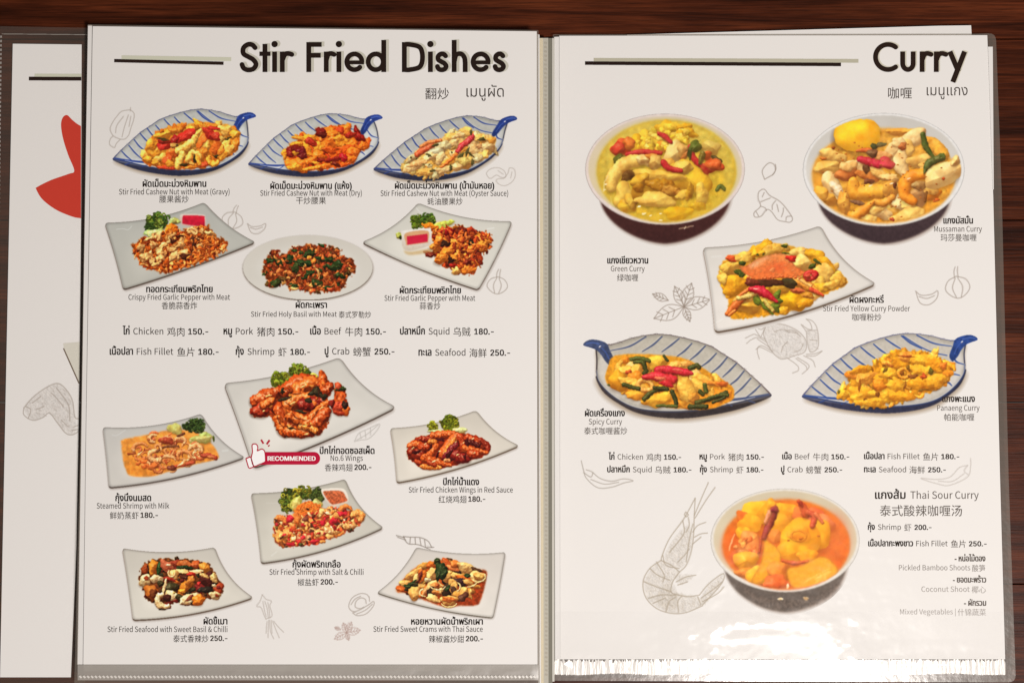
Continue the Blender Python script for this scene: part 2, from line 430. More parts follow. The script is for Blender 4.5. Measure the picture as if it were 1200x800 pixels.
def plate_outline(corners, bow, rad):
    """four-cornered dish with bowed sides and rounded corners"""
    C = np.asarray(corners, float); n = 4; pts = []
    for i in range(n):
        a, b = C[i], C[(i + 1) % n]; d = b - a; L = np.hypot(*d); nrm = np.array([-d[1], d[0]]) / L
        t0 = rad / L
        for t in np.linspace(t0, 1 - t0, 12):
            pts.append(a + d * t + nrm * bow[i] * 4 * t * (1 - t))
    P = np.array(pts)
    out = []
    for i in range(n):                       # round each corner with a quadratic
        seg = P[i * 12:(i + 1) * 12]; out.extend(seg)
        e, st, c = seg[-1], P[((i + 1) * 12) % len(P)], C[(i + 1) % n]
        for t in (.2, .4, .6, .8): out.append((1 - t) ** 2 * e + 2 * t * (1 - t) * c + t * t * st)
    return np.array(out)

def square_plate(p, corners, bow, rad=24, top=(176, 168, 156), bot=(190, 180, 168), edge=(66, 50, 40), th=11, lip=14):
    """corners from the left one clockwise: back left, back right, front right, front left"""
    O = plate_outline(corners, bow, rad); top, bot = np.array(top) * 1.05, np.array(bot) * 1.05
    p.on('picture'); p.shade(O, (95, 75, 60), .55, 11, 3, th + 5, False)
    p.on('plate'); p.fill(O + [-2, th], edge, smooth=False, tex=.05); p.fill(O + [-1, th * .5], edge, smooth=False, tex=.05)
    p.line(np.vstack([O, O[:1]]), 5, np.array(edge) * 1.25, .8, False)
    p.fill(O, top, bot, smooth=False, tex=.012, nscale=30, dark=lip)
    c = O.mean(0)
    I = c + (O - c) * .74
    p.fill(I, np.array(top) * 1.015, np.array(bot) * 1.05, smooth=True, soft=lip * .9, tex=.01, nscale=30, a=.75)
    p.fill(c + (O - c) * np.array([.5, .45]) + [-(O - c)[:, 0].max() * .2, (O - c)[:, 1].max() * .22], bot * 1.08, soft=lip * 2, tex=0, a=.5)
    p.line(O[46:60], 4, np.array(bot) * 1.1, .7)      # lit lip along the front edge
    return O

LEAF = dict(
 rim=[(45,475),(105,405),(160,350),(205,305),(260,255),(330,205),(400,155),(480,120),(560,92),(640,70),(720,58),(800,62),(870,72),(940,92),(1000,103),(1040,100),(1085,130),(1105,190),(1118,262),(1105,320),(1050,385),(960,450),(850,500),(720,528),(560,540),(400,532),(260,512),(140,490)],
 under=[(45,478),(110,475),(300,500),(560,525),(760,510),(920,455),(1040,380),(1118,290),(1112,330),(1060,402),(960,470),(850,525),(720,562),(560,582),(400,574),(250,552),(130,518),(60,492)],
 veins=[[(110,412),(150,450),(195,482)],[(165,365),(215,420),(270,465)],[(205,318),(250,370),(315,412)],[(250,268),(290,310),(330,345)],[(303,225),(350,280),(405,322)],[(370,200),(415,245),(465,278)],[(435,150),(480,195),(528,232)],[(515,130),(555,170),(605,205)],[(590,95),(635,130),(690,168)],[(690,75),(740,120),(805,158)],[(785,70),(880,120),(1000,140)],[(1025,195),(1060,240),(1112,258)],[(1000,325),(1035,322),(1075,330)],[(960,370),(985,380),(1005,398)],[(700,75),(790,140),(880,180),(985,200)]],
 mid=[(50,468),(170,482),(280,488),(370,480)],
 handle=[(985,238),(968,205),(995,140),(1015,95),(1060,72),(1110,64),(1145,78),(1152,98),(1110,115),(1075,132),(1045,165),(1020,205)])

def affine(src, dst):
    A = np.hstack([np.array(src, float), np.ones((3, 1))]); M = np.linalg.solve(A, np.array(dst, float)); return M[:2].T, M[2]

def leaf_plate(p, L, H, B, inner=(172, 166, 154), front=(205, 200, 194), blue=(40, 58, 122), dark=(44, 44, 62), nveins=99, pinch=0.):
    """the ribbed leaf dish; L = leaf tip, H = handle tip, B = lowest point of its underside"""
    p.tf = affine([(45, 475), (1152, 90), (560, 582)], [L, H, B])
    def pull(q):
        q = np.array(q, float); q[:, 0] -= pinch * np.clip((q[:, 0] - 800) / 300, 0, 1) * np.clip((q[:, 1] - 110) / 110, 0, 1); return q
    Z = {k: [pull(u) for u in v] if k == 'veins' else v if k == 'handle' else pull(v) for k, v in LEAF.items()}
    p.on('picture'); p.shade(Z['under'], (120, 90, 55), .6, 13, 6, 16); p.shade(Z['rim'], (150, 120, 80), .35, 8, 6, 8)
    p.on('plate'); p.fill(Z['under'], dark, np.array(dark) * .8, tex=.1, grad=(1, 0))
    p.fill(Z['rim'], inner, np.array(inner) * .7 + np.array(front) * .3, tex=.03, dark=22)
    p.fill([(50,478),(150,470),(300,480),(330,515),(200,505)], front, a=.8, soft=4)
    p.fill(pull([(1000,240),(1060,180),(1100,200),(1110,270),(1050,370),(960,430)]), front, a=.55, soft=5)
    for i, v in enumerate(Z['veins'][:nveins]):
        p.line(v, [8, 12, 6], blue, .9)
        p.line(np.array(v) + [12, -2], [3, 4, 2], np.array(front) * 1.05, .5)
    p.line(Z['mid'], [10, 14, 17, 8], blue, .95); p.line([(140,515),(180,500),(215,484)], 8, blue, .8); p.line([(275,525),(310,508),(335,490)], 8, blue, .8)
    for q in Z['rim'][1:15]: p.line([q + [-16, 5], q + [0, -4], q + [16, -3]], 4, np.array(dark) * 1.6, .55)
    p.line(Z['rim'][:16], [10, 6, 5, 5, 6, 5, 6, 5, 5, 5, 5, 4, 4, 5, 6, 8], np.array(dark) * 1.7, .9)
    p.line(pull([(1085,130),(1105,190),(1118,262)]), 9, dark, .9)
    p.line(np.vstack([Z['rim'][18:], [(45, 478)]]), 10, np.array(blue) * .45 + np.array(dark) * .45, .85); p.line(np.array(Z['rim'][18:]) + [0, -9], 4, (225, 222, 220), .55)
    p.fill(Z['handle'], blue, np.array(blue) * .8, tex=.15); p.line([(1060,95),(1100,84),(1135,88)], 7, (80, 105, 170), .8); p.line([(1000,190),(1020,150),(1045,120)], 6, (70, 95, 165), .7)
    p.b(1055, 112, 9, 5, -40, (215, 215, 230), sh=0)
    return p

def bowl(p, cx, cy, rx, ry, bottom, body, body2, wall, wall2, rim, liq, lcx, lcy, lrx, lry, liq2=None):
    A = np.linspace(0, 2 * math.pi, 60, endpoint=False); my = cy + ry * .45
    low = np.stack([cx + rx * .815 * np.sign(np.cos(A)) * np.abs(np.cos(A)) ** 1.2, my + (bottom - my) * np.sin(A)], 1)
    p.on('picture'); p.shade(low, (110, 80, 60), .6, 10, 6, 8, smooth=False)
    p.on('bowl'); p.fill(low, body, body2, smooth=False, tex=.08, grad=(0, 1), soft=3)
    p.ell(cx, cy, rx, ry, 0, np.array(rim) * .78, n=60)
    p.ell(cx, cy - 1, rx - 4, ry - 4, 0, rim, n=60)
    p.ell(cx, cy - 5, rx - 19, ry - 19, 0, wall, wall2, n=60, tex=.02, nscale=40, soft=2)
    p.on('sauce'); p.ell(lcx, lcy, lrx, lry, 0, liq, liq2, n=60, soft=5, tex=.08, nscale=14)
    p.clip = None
# ---------------------------------------------------------------- the printed dishes (positions in local picture units)
WL, WM, WR = (206, 194, 183), (216, 205, 195), (229, 221, 212)   # paper tone beside each picture
OR, YO, YE, RED, CAR, DK = (222, 130, 42), (232, 160, 52), (238, 190, 92), (186, 36, 32), (224, 104, 38), (52, 44, 24)

def clip_ell(p, cx, cy, rx, ry):
    Y, X = np.mgrid[0:p.H, 0:p.W] + .5
    p.clip = np.clip((1 - np.hypot((X - cx * p.k) / (rx * p.k), (Y - cy * p.k) / (ry * p.k))) * rx * p.k / 2, 0, 1)

def dish_cashew_gravy():
    p = Pic(125, 122, 307, 216, 6.667, WL)
    # local origin (125,120): shift by two layout units
    p.y0 = 120; p.H = int(96 * p.S); p.col = np.ones((p.H, p.W, 3)) * p.white; p.lab = np.zeros((p.H, p.W), np.int16)
    leaf_plate(p, (50, 442), (1165, 106), (560, 575), pinch=20); p.tf = None
    M = [(275,430),(305,340),(380,240),(500,190),(640,168),(760,160),(900,168),(990,195),(1030,240),(1032,330),(990,400),(900,450),(780,498),(640,518),(480,518),(340,495),(285,465)]
    p.on('stir_fry'); p.fill(M, (214, 140, 40), (196, 88, 22), tex=.25, wob=10, soft=1.5)
    p.fill([(520,210),(640,170),(800,165),(960,180),(1000,230),(760,260),(560,260)], (222, 172, 70), tex=.15, soft=4, a=.8)
    p.flakes(M, 60, [OR, YO, (205, 105, 30), YE], (14, 30), (1, 2))
    for x, y, rx, ry, r, c in [(450,250,75,32,-15,YO),(520,215,45,28,20,OR),(400,380,90,55,-10,YO),(350,330,55,40,-40,YO),(430,430,60,32,-20,YE),(320,440,34,26,20,YO),(375,465,28,20,0,YO),
        (820,180,60,22,10,OR),(920,215,62,42,15,YE),(1000,250,42,34,0,YO),(1000,330,38,45,0,OR),(940,370,60,36,-20,YE),(900,415,48,30,-20,YO),(700,255,48,22,-50,YE),
        (760,340,55,52,-20,YE),(740,400,45,55,30,OR),(740,300,28,70,25,CAR),(860,350,45,55,0,CAR),(890,375,28,42,10,OR)]:
        p.b(x, y, rx, ry, r, c, rough=.2)
    for x, y, rx, ry, r, c in [(610,262,92,42,-28,RED),(530,292,45,28,-60,(150,25,28)),(450,335,62,42,5,RED),(445,305,50,20,5,(140,26,22)),(800,240,58,42,28,RED),(850,265,45,30,35,(175,40,30)),(830,200,48,14,10,RED)]:
        p.b(x, y, rx, ry, r, c, rough=.14, hl=.35)
    for x, y, rx, ry, r, c in [(520,395,52,45,-20,CAR),(470,445,40,34,-30,(215,85,40)),(525,335,32,22,0,(190,140,70)),(470,508,70,15,5,(205,60,35)),(770,480,60,22,-15,(200,72,40)),(660,505,50,14,-15,OR)]:
        p.b(x, y, rx, ry, r, c, rough=.15)
    p.dab([(565,375),(610,350),(655,325),(690,275)], [34,38,34,22], YE); p.dab([(590,405),(565,455),(555,495)], [28,32,28], YE)
    p.arc(680, 435, 42, 100, 400, 22, YE, sq=1.1); p.arc(835, 440, 40, 20, 210, 22, YO); p.b(490,478,40,26,10,YO); p.b(640,435,24,48,10,YE); p.b(712,452,22,46,-15,YO)
    for x, y, rx, ry, r in [(430,285,40,7,8),(455,297,34,6,5),(955,275,18,9,-20),(935,290,14,7,0),(685,440,12,34,0),(850,420,24,12,0),(600,490,30,14,0),(545,330,10,9,0)]:
        p.b(x, y, rx, ry, r, DK, hl=.1, rough=.3)
    return p.finish(.8,.45,.7, glaze=((220, 140, 50), 0.22))

def dish_cashew_dry():
    p = Pic(285, 125, 453, 214, 7.06, WL)
    leaf_plate(p, (45, 475), (1152, 90), (560, 582)); p.tf = None
    M = [(320,400),(350,340),(420,300),(470,250),(600,230),(640,190),(700,170),(860,150),(900,220),(980,270),(1030,310),(1000,360),(940,380),(930,450),(830,495),(700,515),(520,530),(430,520),(380,470)]
    p.on('stir_fry'); p.fill(M, (190, 90, 26), (200, 74, 18), tex=.3, wob=12)
    A, B2, C3 = (232, 120, 34), (238, 156, 46), (214, 84, 24)
    p.flakes(M, 70, [A, B2, C3, (170, 50, 20)], (14, 32), (1, 2))
    for x, y, rx, ry, r, c in [(850,180,42,50,20,A),(800,195,34,30,0,(200,60,28)),(715,210,55,42,0,A),(470,260,70,24,15,B2),(560,255,62,28,5,B2),(640,265,40,30,0,A),(345,385,30,45,10,B2),(440,310,55,22,0,B2),
        (730,310,85,62,-15,A),(820,290,60,50,10,B2),(900,310,62,36,0,A),(995,320,42,45,10,A),(530,350,30,62,-30,B2),(620,335,50,38,0,B2),(620,395,62,34,0,A),(790,260,42,24,0,B2),(720,360,62,26,10,C3),(850,345,70,30,0,C3),
        (460,470,95,60,-15,A),(430,500,60,34,0,B2),(560,440,55,26,-30,A),(600,462,34,14,0,B2),(680,490,90,20,-8,A),(560,510,80,18,-8,B2),(900,395,55,60,10,A),(820,400,60,40,0,C3),(870,440,60,36,-30,A),(820,480,60,18,-8,C3)]:
        p.b(x, y, rx, ry, r, c, rough=.22, tex=.22)
    D = (108, 22, 20)
    for x, y, rx, ry, r, c in [(635,205,48,36,-10,D),(660,232,36,22,10,(80,20,18)),(940,200,42,28,60,(120,16,14)),(960,250,48,34,20,(132,18,16)),(880,235,50,22,-10,(160,36,24)),(560,290,58,28,20,(170,40,28)),
        (420,345,62,30,5,D),(385,380,30,36,0,(120,24,22)),(470,375,55,40,20,(104,18,30)),(490,410,48,24,0,(90,18,20)),(425,385,24,20,0,(196,140,40)),(760,430,80,20,-8,(130,24,24)),(830,420,34,32,0,(168,20,34)),(760,470,36,22,20,(110,30,20)),(640,440,40,16,0,(120,26,18))]:
        p.b(x, y, rx, ry, r, c, rough=.2, hl=.4, tex=.2)
    return p.finish(.8,.6,.8, glaze=((216, 96, 30), 0.2))

def dish_cashew_oyster():
    p = Pic(432, 125, 612, 220, 6.667, WM)
    leaf_plate(p, (42, 487), (1160, 95), (500, 580), pinch=45); p.tf = None
    M = [(270,480),(290,420),(340,370),(420,300),(540,255),(640,215),(760,165),(830,200),(980,235),(985,320),(930,390),(840,440),(720,490),(600,525),(420,540),(320,525)]
    p.on('stir_fry'); p.fill(M, (212, 180, 120), (220, 160, 60), tex=.25, wob=8)
    P1, P2, P3, P4 = (226, 196, 140), (232, 186, 96), (206, 194, 150), (232, 160, 58)
    p.flakes(M, 60, [P1, P2, P3, P4, (196, 170, 100)], (14, 28), (1, 2))
    for x, y, rx, ry, r, c in [(640,235,62,30,-15,P2),(760,195,50,42,0,P2),(700,225,50,25,-20,P1),(660,285,45,30,-10,P1),(540,340,75,48,-32,(206,200,168)),(600,300,45,32,-20,P3),(480,390,60,30,-20,P1),(340,470,85,34,-20,P1),(380,440,80,22,-15,(220,170,110)),
        (340,400,50,26,-30,P3),(560,400,60,30,-50,P1),(620,430,70,26,-25,P4),(600,490,75,30,-15,P1),(440,510,70,28,0,P2),(760,440,70,40,-15,P2),(740,420,50,34,0,(216,196,110)),(690,470,40,30,0,P1),(820,330,48,70,-20,P1),(930,310,55,50,20,P1),(900,370,40,36,0,P2),(880,250,60,30,10,P2),(960,260,30,30,0,P4),(860,310,24,20,0,(206,150,100)),(850,400,40,40,0,P3)]:
        p.b(x, y, rx, ry, r, c, rough=.18, tex=.12)
    for a, r_, c in [([(370,375),(430,335),(500,300)], [18,24,18], (206,72,40)), ([(400,310),(470,280),(560,262)], [10,16,12], (220,110,50)), ([(695,345),(725,305),(790,255),(815,225)], [16,24,24,14], (192,30,50)), ([(560,470),(620,430),(680,370)], [10,16,14], (226,110,36))]:
        p.dab(a, r_, c, hl=.4)
    for x, y, rx, ry, r in [(525,300,34,9,-15),(370,405,8,8,0),(328,400,8,8,0),(430,450,9,6,0),(470,450,6,5,0),(465,380,30,8,20),(720,380,34,12,-30),(770,350,12,30,20),(800,200,10,26,10),(880,255,28,12,0),(800,375,30,8,40),(810,430,12,24,0),(640,480,10,30,10),(500,500,26,9,0),(650,355,8,8,0)]:
        p.b(x, y, rx, ry, r, (62, 60, 28), hl=.1, rough=.3)
    return p.finish(.8,.4,.6, glaze=((224, 186, 110), 0.3))

def dish_crispy_garlic():
    p = Pic(120, 232, 302, 346, 6.667, WL)
    square_plate(p, [(20,195),(795,35),(1195,345),(165,712)], [40, 28, -15, 8], 26, (158,152,140), (166,158,144))
    p.line([(110,245),(160,240),(200,248),(230,220)], 5, (205,200,190), .6); p.line([(640,120),(700,95)], 5, (200,195,185), .5)
    p.on('lettuce'); p.leafy(430, 175, 95, 62, [(96,112,30),(60,84,24),(120,132,44),(44,66,20)], 46, 22); p.leafy(370, 230, 45, 40, [(70,92,30),(50,76,22)], 16, 18)
    p.on('cucumber'); p.b(400, 268, 78, 28, -8, (158,176,104), hl=.1, lo=.75); p.b(402, 266, 62, 18, -8, (190,198,136), sh=0, hl=.1, lo=.85); p.b(565, 180, 42, 28, 0, (170,180,110), hl=.1)
    p.on('carrot'); p.b(550, 248, 62, 46, 10, (232,122,34), rough=.25, tex=.2, hl=.1)
    p.on('sauce_cup'); p.fill([(605,140),(640,125),(780,130),(805,150),(808,215),(790,228),(640,215),(615,195)], (205,188,170), (196,150,130), soft=1.4)
    p.fill([(628,145),(650,136),(785,140),(798,160),(800,205),(780,220),(640,205),(625,185)], (196,28,44), (176,20,44), soft=1.2, tex=.1)
    p.on('fried_garlic_meat')
    M = [(235,370),(300,320),(420,285),(500,265),(640,245),(800,220),(840,225),(880,290),(960,330),(970,400),(920,430),(840,470),(740,510),(600,560),(480,585),(370,560),(300,520),(255,450)]
    p.fill(M, (160, 78, 26), (176, 76, 22), tex=.35, wob=18, soft=1.5)
    p.flakes(M, 420, [(196,98,34),(176,78,24),(214,120,50),(140,54,18),(222,148,80),(120,44,18)], (6, 12), (1.3, 3), tex=.15)
    W = [(250,360),(420,290),(680,300),(760,340),(640,470),(420,530),(290,470)]
    p.flakes(W, 26, [(206,150,90),(196,130,66),(216,170,108)], (14, 26), (1, 1.6))
    for x, y, rx, ry, r in [(300,380,38,28,0),(325,460,52,36,50),(380,305,60,24,-20),(455,420,40,52,10),(455,465,30,34,0),(420,510,52,20,-15),(610,365,52,26,-15),(570,450,58,42,-20),(700,260,30,18,0),(770,260,26,30,0),(840,275,50,28,10),(390,360,40,30,0),(545,400,40,24,-10),(640,420,60,30,0),(940,395,30,34,0),(760,370,44,28,0)]:
        p.b(x, y, rx * .8, ry * .8, r, (214,164,102), rough=.3, tex=.25)
    p.ring(700, 255, 34, 20, 10, 12, (216,160,100))
    for x, y, rx, ry, r in [(660,460,60,26,-10),(720,340,30,40,0),(545,330,30,12,20),(600,300,26,9,0),(700,410,40,18,0)]:
        p.b(x, y, rx, ry, r, (82,40,24), rough=.35, hl=.05)
    p.flakes([(640,330),(900,290),(960,390),(760,500),(640,520)], 70, [(196,98,34),(150,60,20),(214,120,50)], (6, 12), (1.3, 3))
    return p.finish(.8,.8,.9)

def dish_holy_basil():
    p = Pic(278, 270, 443, 352, 7.186, WM)
    p.on('picture'); A = np.linspace(0, 2*math.pi, 50, endpoint=False); E = np.stack([594+548*np.cos(A), 312+272*np.sin(A)], 1)
    p.shade(E, (100,80,62), .6, 10, 3, 10)
    p.on('plate'); p.fill(E + [0, 5], (70,54,42), smooth=False); p.fill(E, (196,185,170), (206,196,182), smooth=False, tex=.012, nscale=40)
    p.ell(594, 318, 420, 190, 0, (210,201,188), soft=14, a=.8, tex=.01)
    p.on('basil_stir_fry')
    M = [(210,320),(240,240),(290,180),(350,165),(400,210),(460,150),(620,120),(720,130),(850,150),(880,220),(955,250),(990,335),(930,390),(900,470),(790,510),(630,525),(540,490),(440,495),(400,440),(300,470),(240,460),(250,390)]
    p.fill(M, (126, 56, 24), (140, 58, 22), tex=.4, wob=22, soft=1.5)
    p.flakes(M, 330, [(152,68,30),(124,50,24),(178,88,40),(98,42,22),(190,108,52),(150,56,30),(88,60,28)], (9, 18), (1, 1.9), rough=.35, tex=.3)
    for x, y, rx, ry, r in [(610,190,60,28,-15),(740,240,70,24,10),(820,300,60,40,0),(340,255,60,26,30),(430,240,34,40,0),(490,310,34,50,10),(580,280,60,26,-10),(540,265,70,20,10),(320,445,44,36,-30),(660,440,48,34,20),(600,360,42,26,-30),(270,250,36,20,0),(480,165,30,12,0),(710,125,26,12,20),(760,480,40,18,-20),(860,380,34,26,0),(470,460,40,18,10),(230,370,24,14,0),(700,340,30,12,30)]:
        c = (40,58,26) if p.rng.rand() < .6 else (54,66,30)
        p.b(x, y, rx, ry, r, c, rough=.25, tex=.25, hl=.3)
        p.line([(x-rx*.7, y), (x+rx*.7, y-4)], 4, (84,96,44), .6)
    p.flakes(M, 60, [(168,80,36),(190,108,52),(196,136,72),(52,58,28)], (7, 14), (1, 1.7), rough=.35)
    p.b(475, 488, 28, 16, 0, (226,180,110)); p.b(610,232,26,18,0,(226,150,60)); p.b(645,255,18,30,20,(230,130,50)); p.dab([(660,330),(690,370),(690,400)], 6, (200,150,90))
    p.b(785,495,30,22,-10,(196,80,44)); p.b(630,508,26,20,0,(204,96,50))
    return p.finish(.8,.8,.9)

def dish_fried_garlic():
    p = Pic(420, 232, 604, 345, 6.486, WM)
    square_plate(p, [(28,335),(455,38),(1168,178),(912,695)], [35, 40, -10, -20], 26, (186,178,164), (200,191,177))
    p.line([(440,75),(470,110),(500,110)], 6, (220,214,204), .6); p.line([(980,235),(1030,228)], 8, (222,216,206), .6)
    p.on('lettuce'); p.leafy(445, 185, 50, 58, [(104,124,22),(76,100,18),(130,142,40)], 34, 18); p.leafy(525, 160, 62, 38, [(84,108,26),(60,86,20),(110,128,34)], 34, 18)
    p.on('cucumber'); p.b(640, 200, 80, 30, -14, (186,190,84), hl=.1, lo=.75, rough=.2); p.b(310,285,28,22,40,(170,180,90)); p.b(318,300,8,14,-30,(50,64,24),sh=0)
    p.on('carrot'); p.b(545, 215, 66, 28, 8, (232,134,34), rough=.2, hl=.1)
    p.on('fried_garlic_meat')
    M = [(540,240),(640,235),(770,205),(860,235),(1000,280),(1005,370),(940,420),(930,500),(870,570),(760,575),(700,530),(640,520),(590,440),(510,440),(560,390),(620,370),(560,320)]
    p.fill(M, (140, 58, 24), (156, 62, 22), tex=.35, wob=20)
    p.flakes(M, 240, [(176,64,28),(150,46,22),(200,92,34),(112,36,20),(214,120,44)], (8, 15), (1.2, 2.4), tex=.25)
    for x, y, rx, ry, r in [(580,370,44,36,-20),(610,320,40,30,0),(735,350,52,34,10),(680,400,50,36,-30),(630,460,55,46,-20),(750,440,44,50,0),(945,330,58,46,20),(930,375,46,30,0),(850,380,50,26,0),(830,545,54,26,-10),(870,480,30,24,0)]:
        p.b(x, y, rx, ry, r, (224,132,46), rough=.25, tex=.25)
    p.b(740,555,38,26,0,(232,188,104),rough=.3); p.b(540,425,40,24,0,(110,34,24),rough=.3)
    for x, y, rx, ry, r, c in [(680,260,46,34,0,(150,24,24)),(850,330,34,24,0,(50,40,26)),(660,345,34,20,0,(64,36,24)),(780,260,50,30,10,(100,34,24)),(700,470,28,22,0,(60,30,20)),(830,480,40,26,0,(130,40,24)),(720,515,30,18,0,(170,36,26))]:
        p.b(x, y, rx, ry, r, c, rough=.3, hl=.2)
    p.flakes([(640,240),(860,240),(990,290),(900,500),(760,480)], 60, [(186,70,30),(150,50,24),(206,104,44)], (7, 13), (1.2, 2.4))
    p.on('sauce_cup'); p.fill([(345,400),(400,408),(540,385),(560,400),(480,425),(380,432)], (190,150,90), soft=3, a=.7)
    p.fill([(328,260),(345,248),(530,228),(552,240),(556,330),(530,365),(400,402),(350,392),(332,360)], (226,216,204), (196,176,154), soft=1.2)
    p.fill([(358,268),(525,250),(530,330),(520,340),(370,358),(362,345)], (204,150,104), soft=1.2); p.fill([(368,292),(525,272),(528,332),(372,356)], (190,26,50), (200,34,60), soft=1.2, smooth=False)
    return p.finish(.8,.8,.9)

def dish_six_wings():
    p = Pic(255, 413, 471, 556, 5.581, WM)
    p.y0 = 415; 
    square_plate(p, [(42,190),(800,20),(1168,345),(235,740)], [28, 38, -20, 5], 34, (186,177,165), (200,190,177))
    p.on('lettuce'); p.leafy(405, 165, 58, 50, [(150,150,34),(120,128,24),(96,108,20)], 34, 22); p.leafy(530, 115, 72, 42, [(140,144,36),(104,118,24),(70,90,20)], 40, 22); p.b(620,150,40,24,0,(206,190,70))
    p.on('chicken_wings')
    A, B2, D, H = (190,76,28), (214,104,40), (120,32,22), (228,140,60)
    p.fill([(225,380),(260,270),(340,230),(430,190),(560,140),(700,160),(740,220),(720,300),(730,400),(670,520),(430,535),(365,440),(350,400),(260,410)], (146,54,22), (160,60,20), tex=.3, wob=10)
    for q, r_, c in [([(250,300),(310,275),(390,240)], [42,45,30], A), ([(240,370),(290,360),(360,330)], [32,46,34], (170,54,30)), ([(300,330),(350,300)], [28,24], B2),
        ([(450,240),(540,180),(620,200)], [50,56,50], A), ([(520,230),(600,190),(680,200)], [40,46,40], B2), ([(690,210),(685,150),(672,110)], [40,26,12], (214,96,38)), ([(700,240),(730,210)], [34,28], A),
        ([(460,330),(520,290),(600,280)], [40,46,36], B2), ([(560,330),(620,320),(680,310)], [44,44,36], (140,34,24)), ([(600,440),(660,370),(710,320)], [40,36,22], B2),
        ([(400,360),(440,440),(520,490)], [42,50,40], A), ([(390,420),(420,490),(440,515)], [30,34,26], B2), ([(470,400),(540,430),(600,450)], [34,40,36], B2), ([(450,505),(550,510),(650,490)], [30,34,34], (212,92,30)), ([(620,470),(690,400),(715,370)], [36,42,30], A),
        ([(540,470),(600,480),(640,500)], [20,22,20], H)]:
        p.dab(q, r_, c, rough=.15, tex=.2, hl=.5, lo=.36, sh=.6, gloss=24)
    p.flakes([(240,290),(420,220),(560,150),(720,200),(710,400),(650,500),(440,510),(380,420)], 26, [A, B2, H, (176,60,26)], (6, 12), (1, 2.4), rough=.3, tex=.25, sh=.2, a=.8)
    for x, y, rx, ry, r in [(640,245,46,28,20),(690,275,26,16,0),(595,300,22,18,0),(430,290,34,14,-20),(425,240,14,20,10),(540,372,36,10,10),(480,480,30,7,10)]:
        p.b(x, y, rx, ry, r, (54,44,28), rough=.35, tex=.3, hl=.2)
    for q in ([(430,300),(490,345),(560,350)], [(380,370),(400,440),(440,490)], [(610,430),(650,370),(700,330)], [(480,380),(520,420),(590,430)], [(440,230),(500,260),(560,250)], [(640,200),(660,250),(650,300)], [(330,340),(380,310),(420,270)], [(470,470),(540,455),(610,470)]): p.line(q, [3, 9, 3], (70,24,14), .6)
    for x, y, q in [(330,270,20),(560,210,22),(490,320,22),(680,350,18),(580,520,16),(470,470,12),(300,370,10)]:
        p.b(x, y, q, q * .4, -25, (240,176,110), sh=0, hl=.4, rough=.3)
    p.dab([(785,200),(800,270),(800,340)], [24,38,50], A, rough=.2, tex=.3); p.b(790,345,40,36,0,(196,70,46),tex=.3); p.b(745,320,22,26,0,(130,34,26)); p.b(840,370,26,30,0,B2); p.b(800,225,34,18,0,(60,66,34),rough=.3); p.b(830,330,20,26,0,(60,36,28)); p.b(785,205,20,24,0,(204,90,60))
    p.b(795,385,40,14,10,(170,56,30))
    return p.finish(.8, .4, .6)

def dish_milk_shrimp():
    p = Pic(115, 478, 292, 577, 6.857, WM); p.y0 = 480
    square_plate(p, [(38,140),(828,32),(1178,380),(88,622)], [42, 38, -38, 4], 26, (178,170,160), (190,180,168), (72,58,50))
    p.line([(110,200),(150,205),(220,160)], 6, (208,202,194), .6); p.line([(1000,330),(1040,325)], 16, (210,204,194), .5)
    p.on('orange_sauce'); p.fill([(185,270),(210,235),(420,195),(560,165),(760,170),(900,260),(965,360),(950,395),(800,430),(640,470),(440,530),(270,530),(230,500),(200,400)], (226,150,66), (220,136,50), tex=.16, soft=2.5, nscale=10)
    p.on('cucumber'); p.b(615, 150, 55, 48, 0, (186,190,112), hl=.1, lo=.75); p.b(830, 230, 92, 42, -6, (166,176,96), hl=.15, lo=.7, rough=.15); p.b(840,228,60,24,-6,(190,194,126),sh=0,lo=.8); p.b(925,230,10,24,0,(70,90,30),sh=0)
    p.on('lettuce'); p.leafy(785, 125, 76, 58, [(54,72,26),(40,58,22),(76,92,34)], 50, 20); p.leafy(705, 140, 28, 26, [(50,68,26)], 10, 16)
    p.on('shrimp'); S1, S2, S3 = (228,168,116), (220,140,84), (196,96,56)
    R = [(240,350),(330,270),(420,210),(560,190),(700,190),(820,280),(830,370),(740,430),(600,470),(480,480),(380,440),(300,400)]
    p.curls(R, 46, [S1, S2, S3, (214,120,66)], (18, 36), .42)
    for x, y, Rr, a0, a1, w, c in [(465,365,58,60,300,24,S1),(340,310,60,150,330,18,S2),(450,230,40,90,300,18,S1),(780,320,50,200,420,26,S1),(690,370,56,150,360,22,S2),(560,410,62,180,350,20,S1),(560,250,44,180,380,24,S2),(660,250,40,200,400,20,S1)]:
        p.arc(x, y, Rr, a0, a1, w, c, sq=.7, taper=.6)
    p.b(550,245,52,34,10,(170,60,40),rough=.25); p.dab([(640,205),(690,190)], 10, (90,40,24)); p.dab([(470,330),(540,295),(640,290)], 10, (110,56,34)); p.dab([(620,450),(700,435),(770,415)], 14, (186,66,44)); p.b(590,465,40,22,0,(110,44,36)); p.dab([(830,365),(890,365),(945,385)], [14,20,16], (170,56,40)); p.b(900,375,34,8,8,(220,130,80),sh=0)
    p.dab([(240,355),(300,345)], 7, (150,60,30)); p.flakes(R, 40, [(206,110,60),(180,80,44),(232,186,140)], (5, 10), (1, 3))
    p.flakes([(300,400),(470,420),(450,460),(330,460)], 10, [(222,110,50)], (14, 24), (1, 2))
    return p.finish(.9,.4,.5, glaze=((226, 150, 80), 0.25))

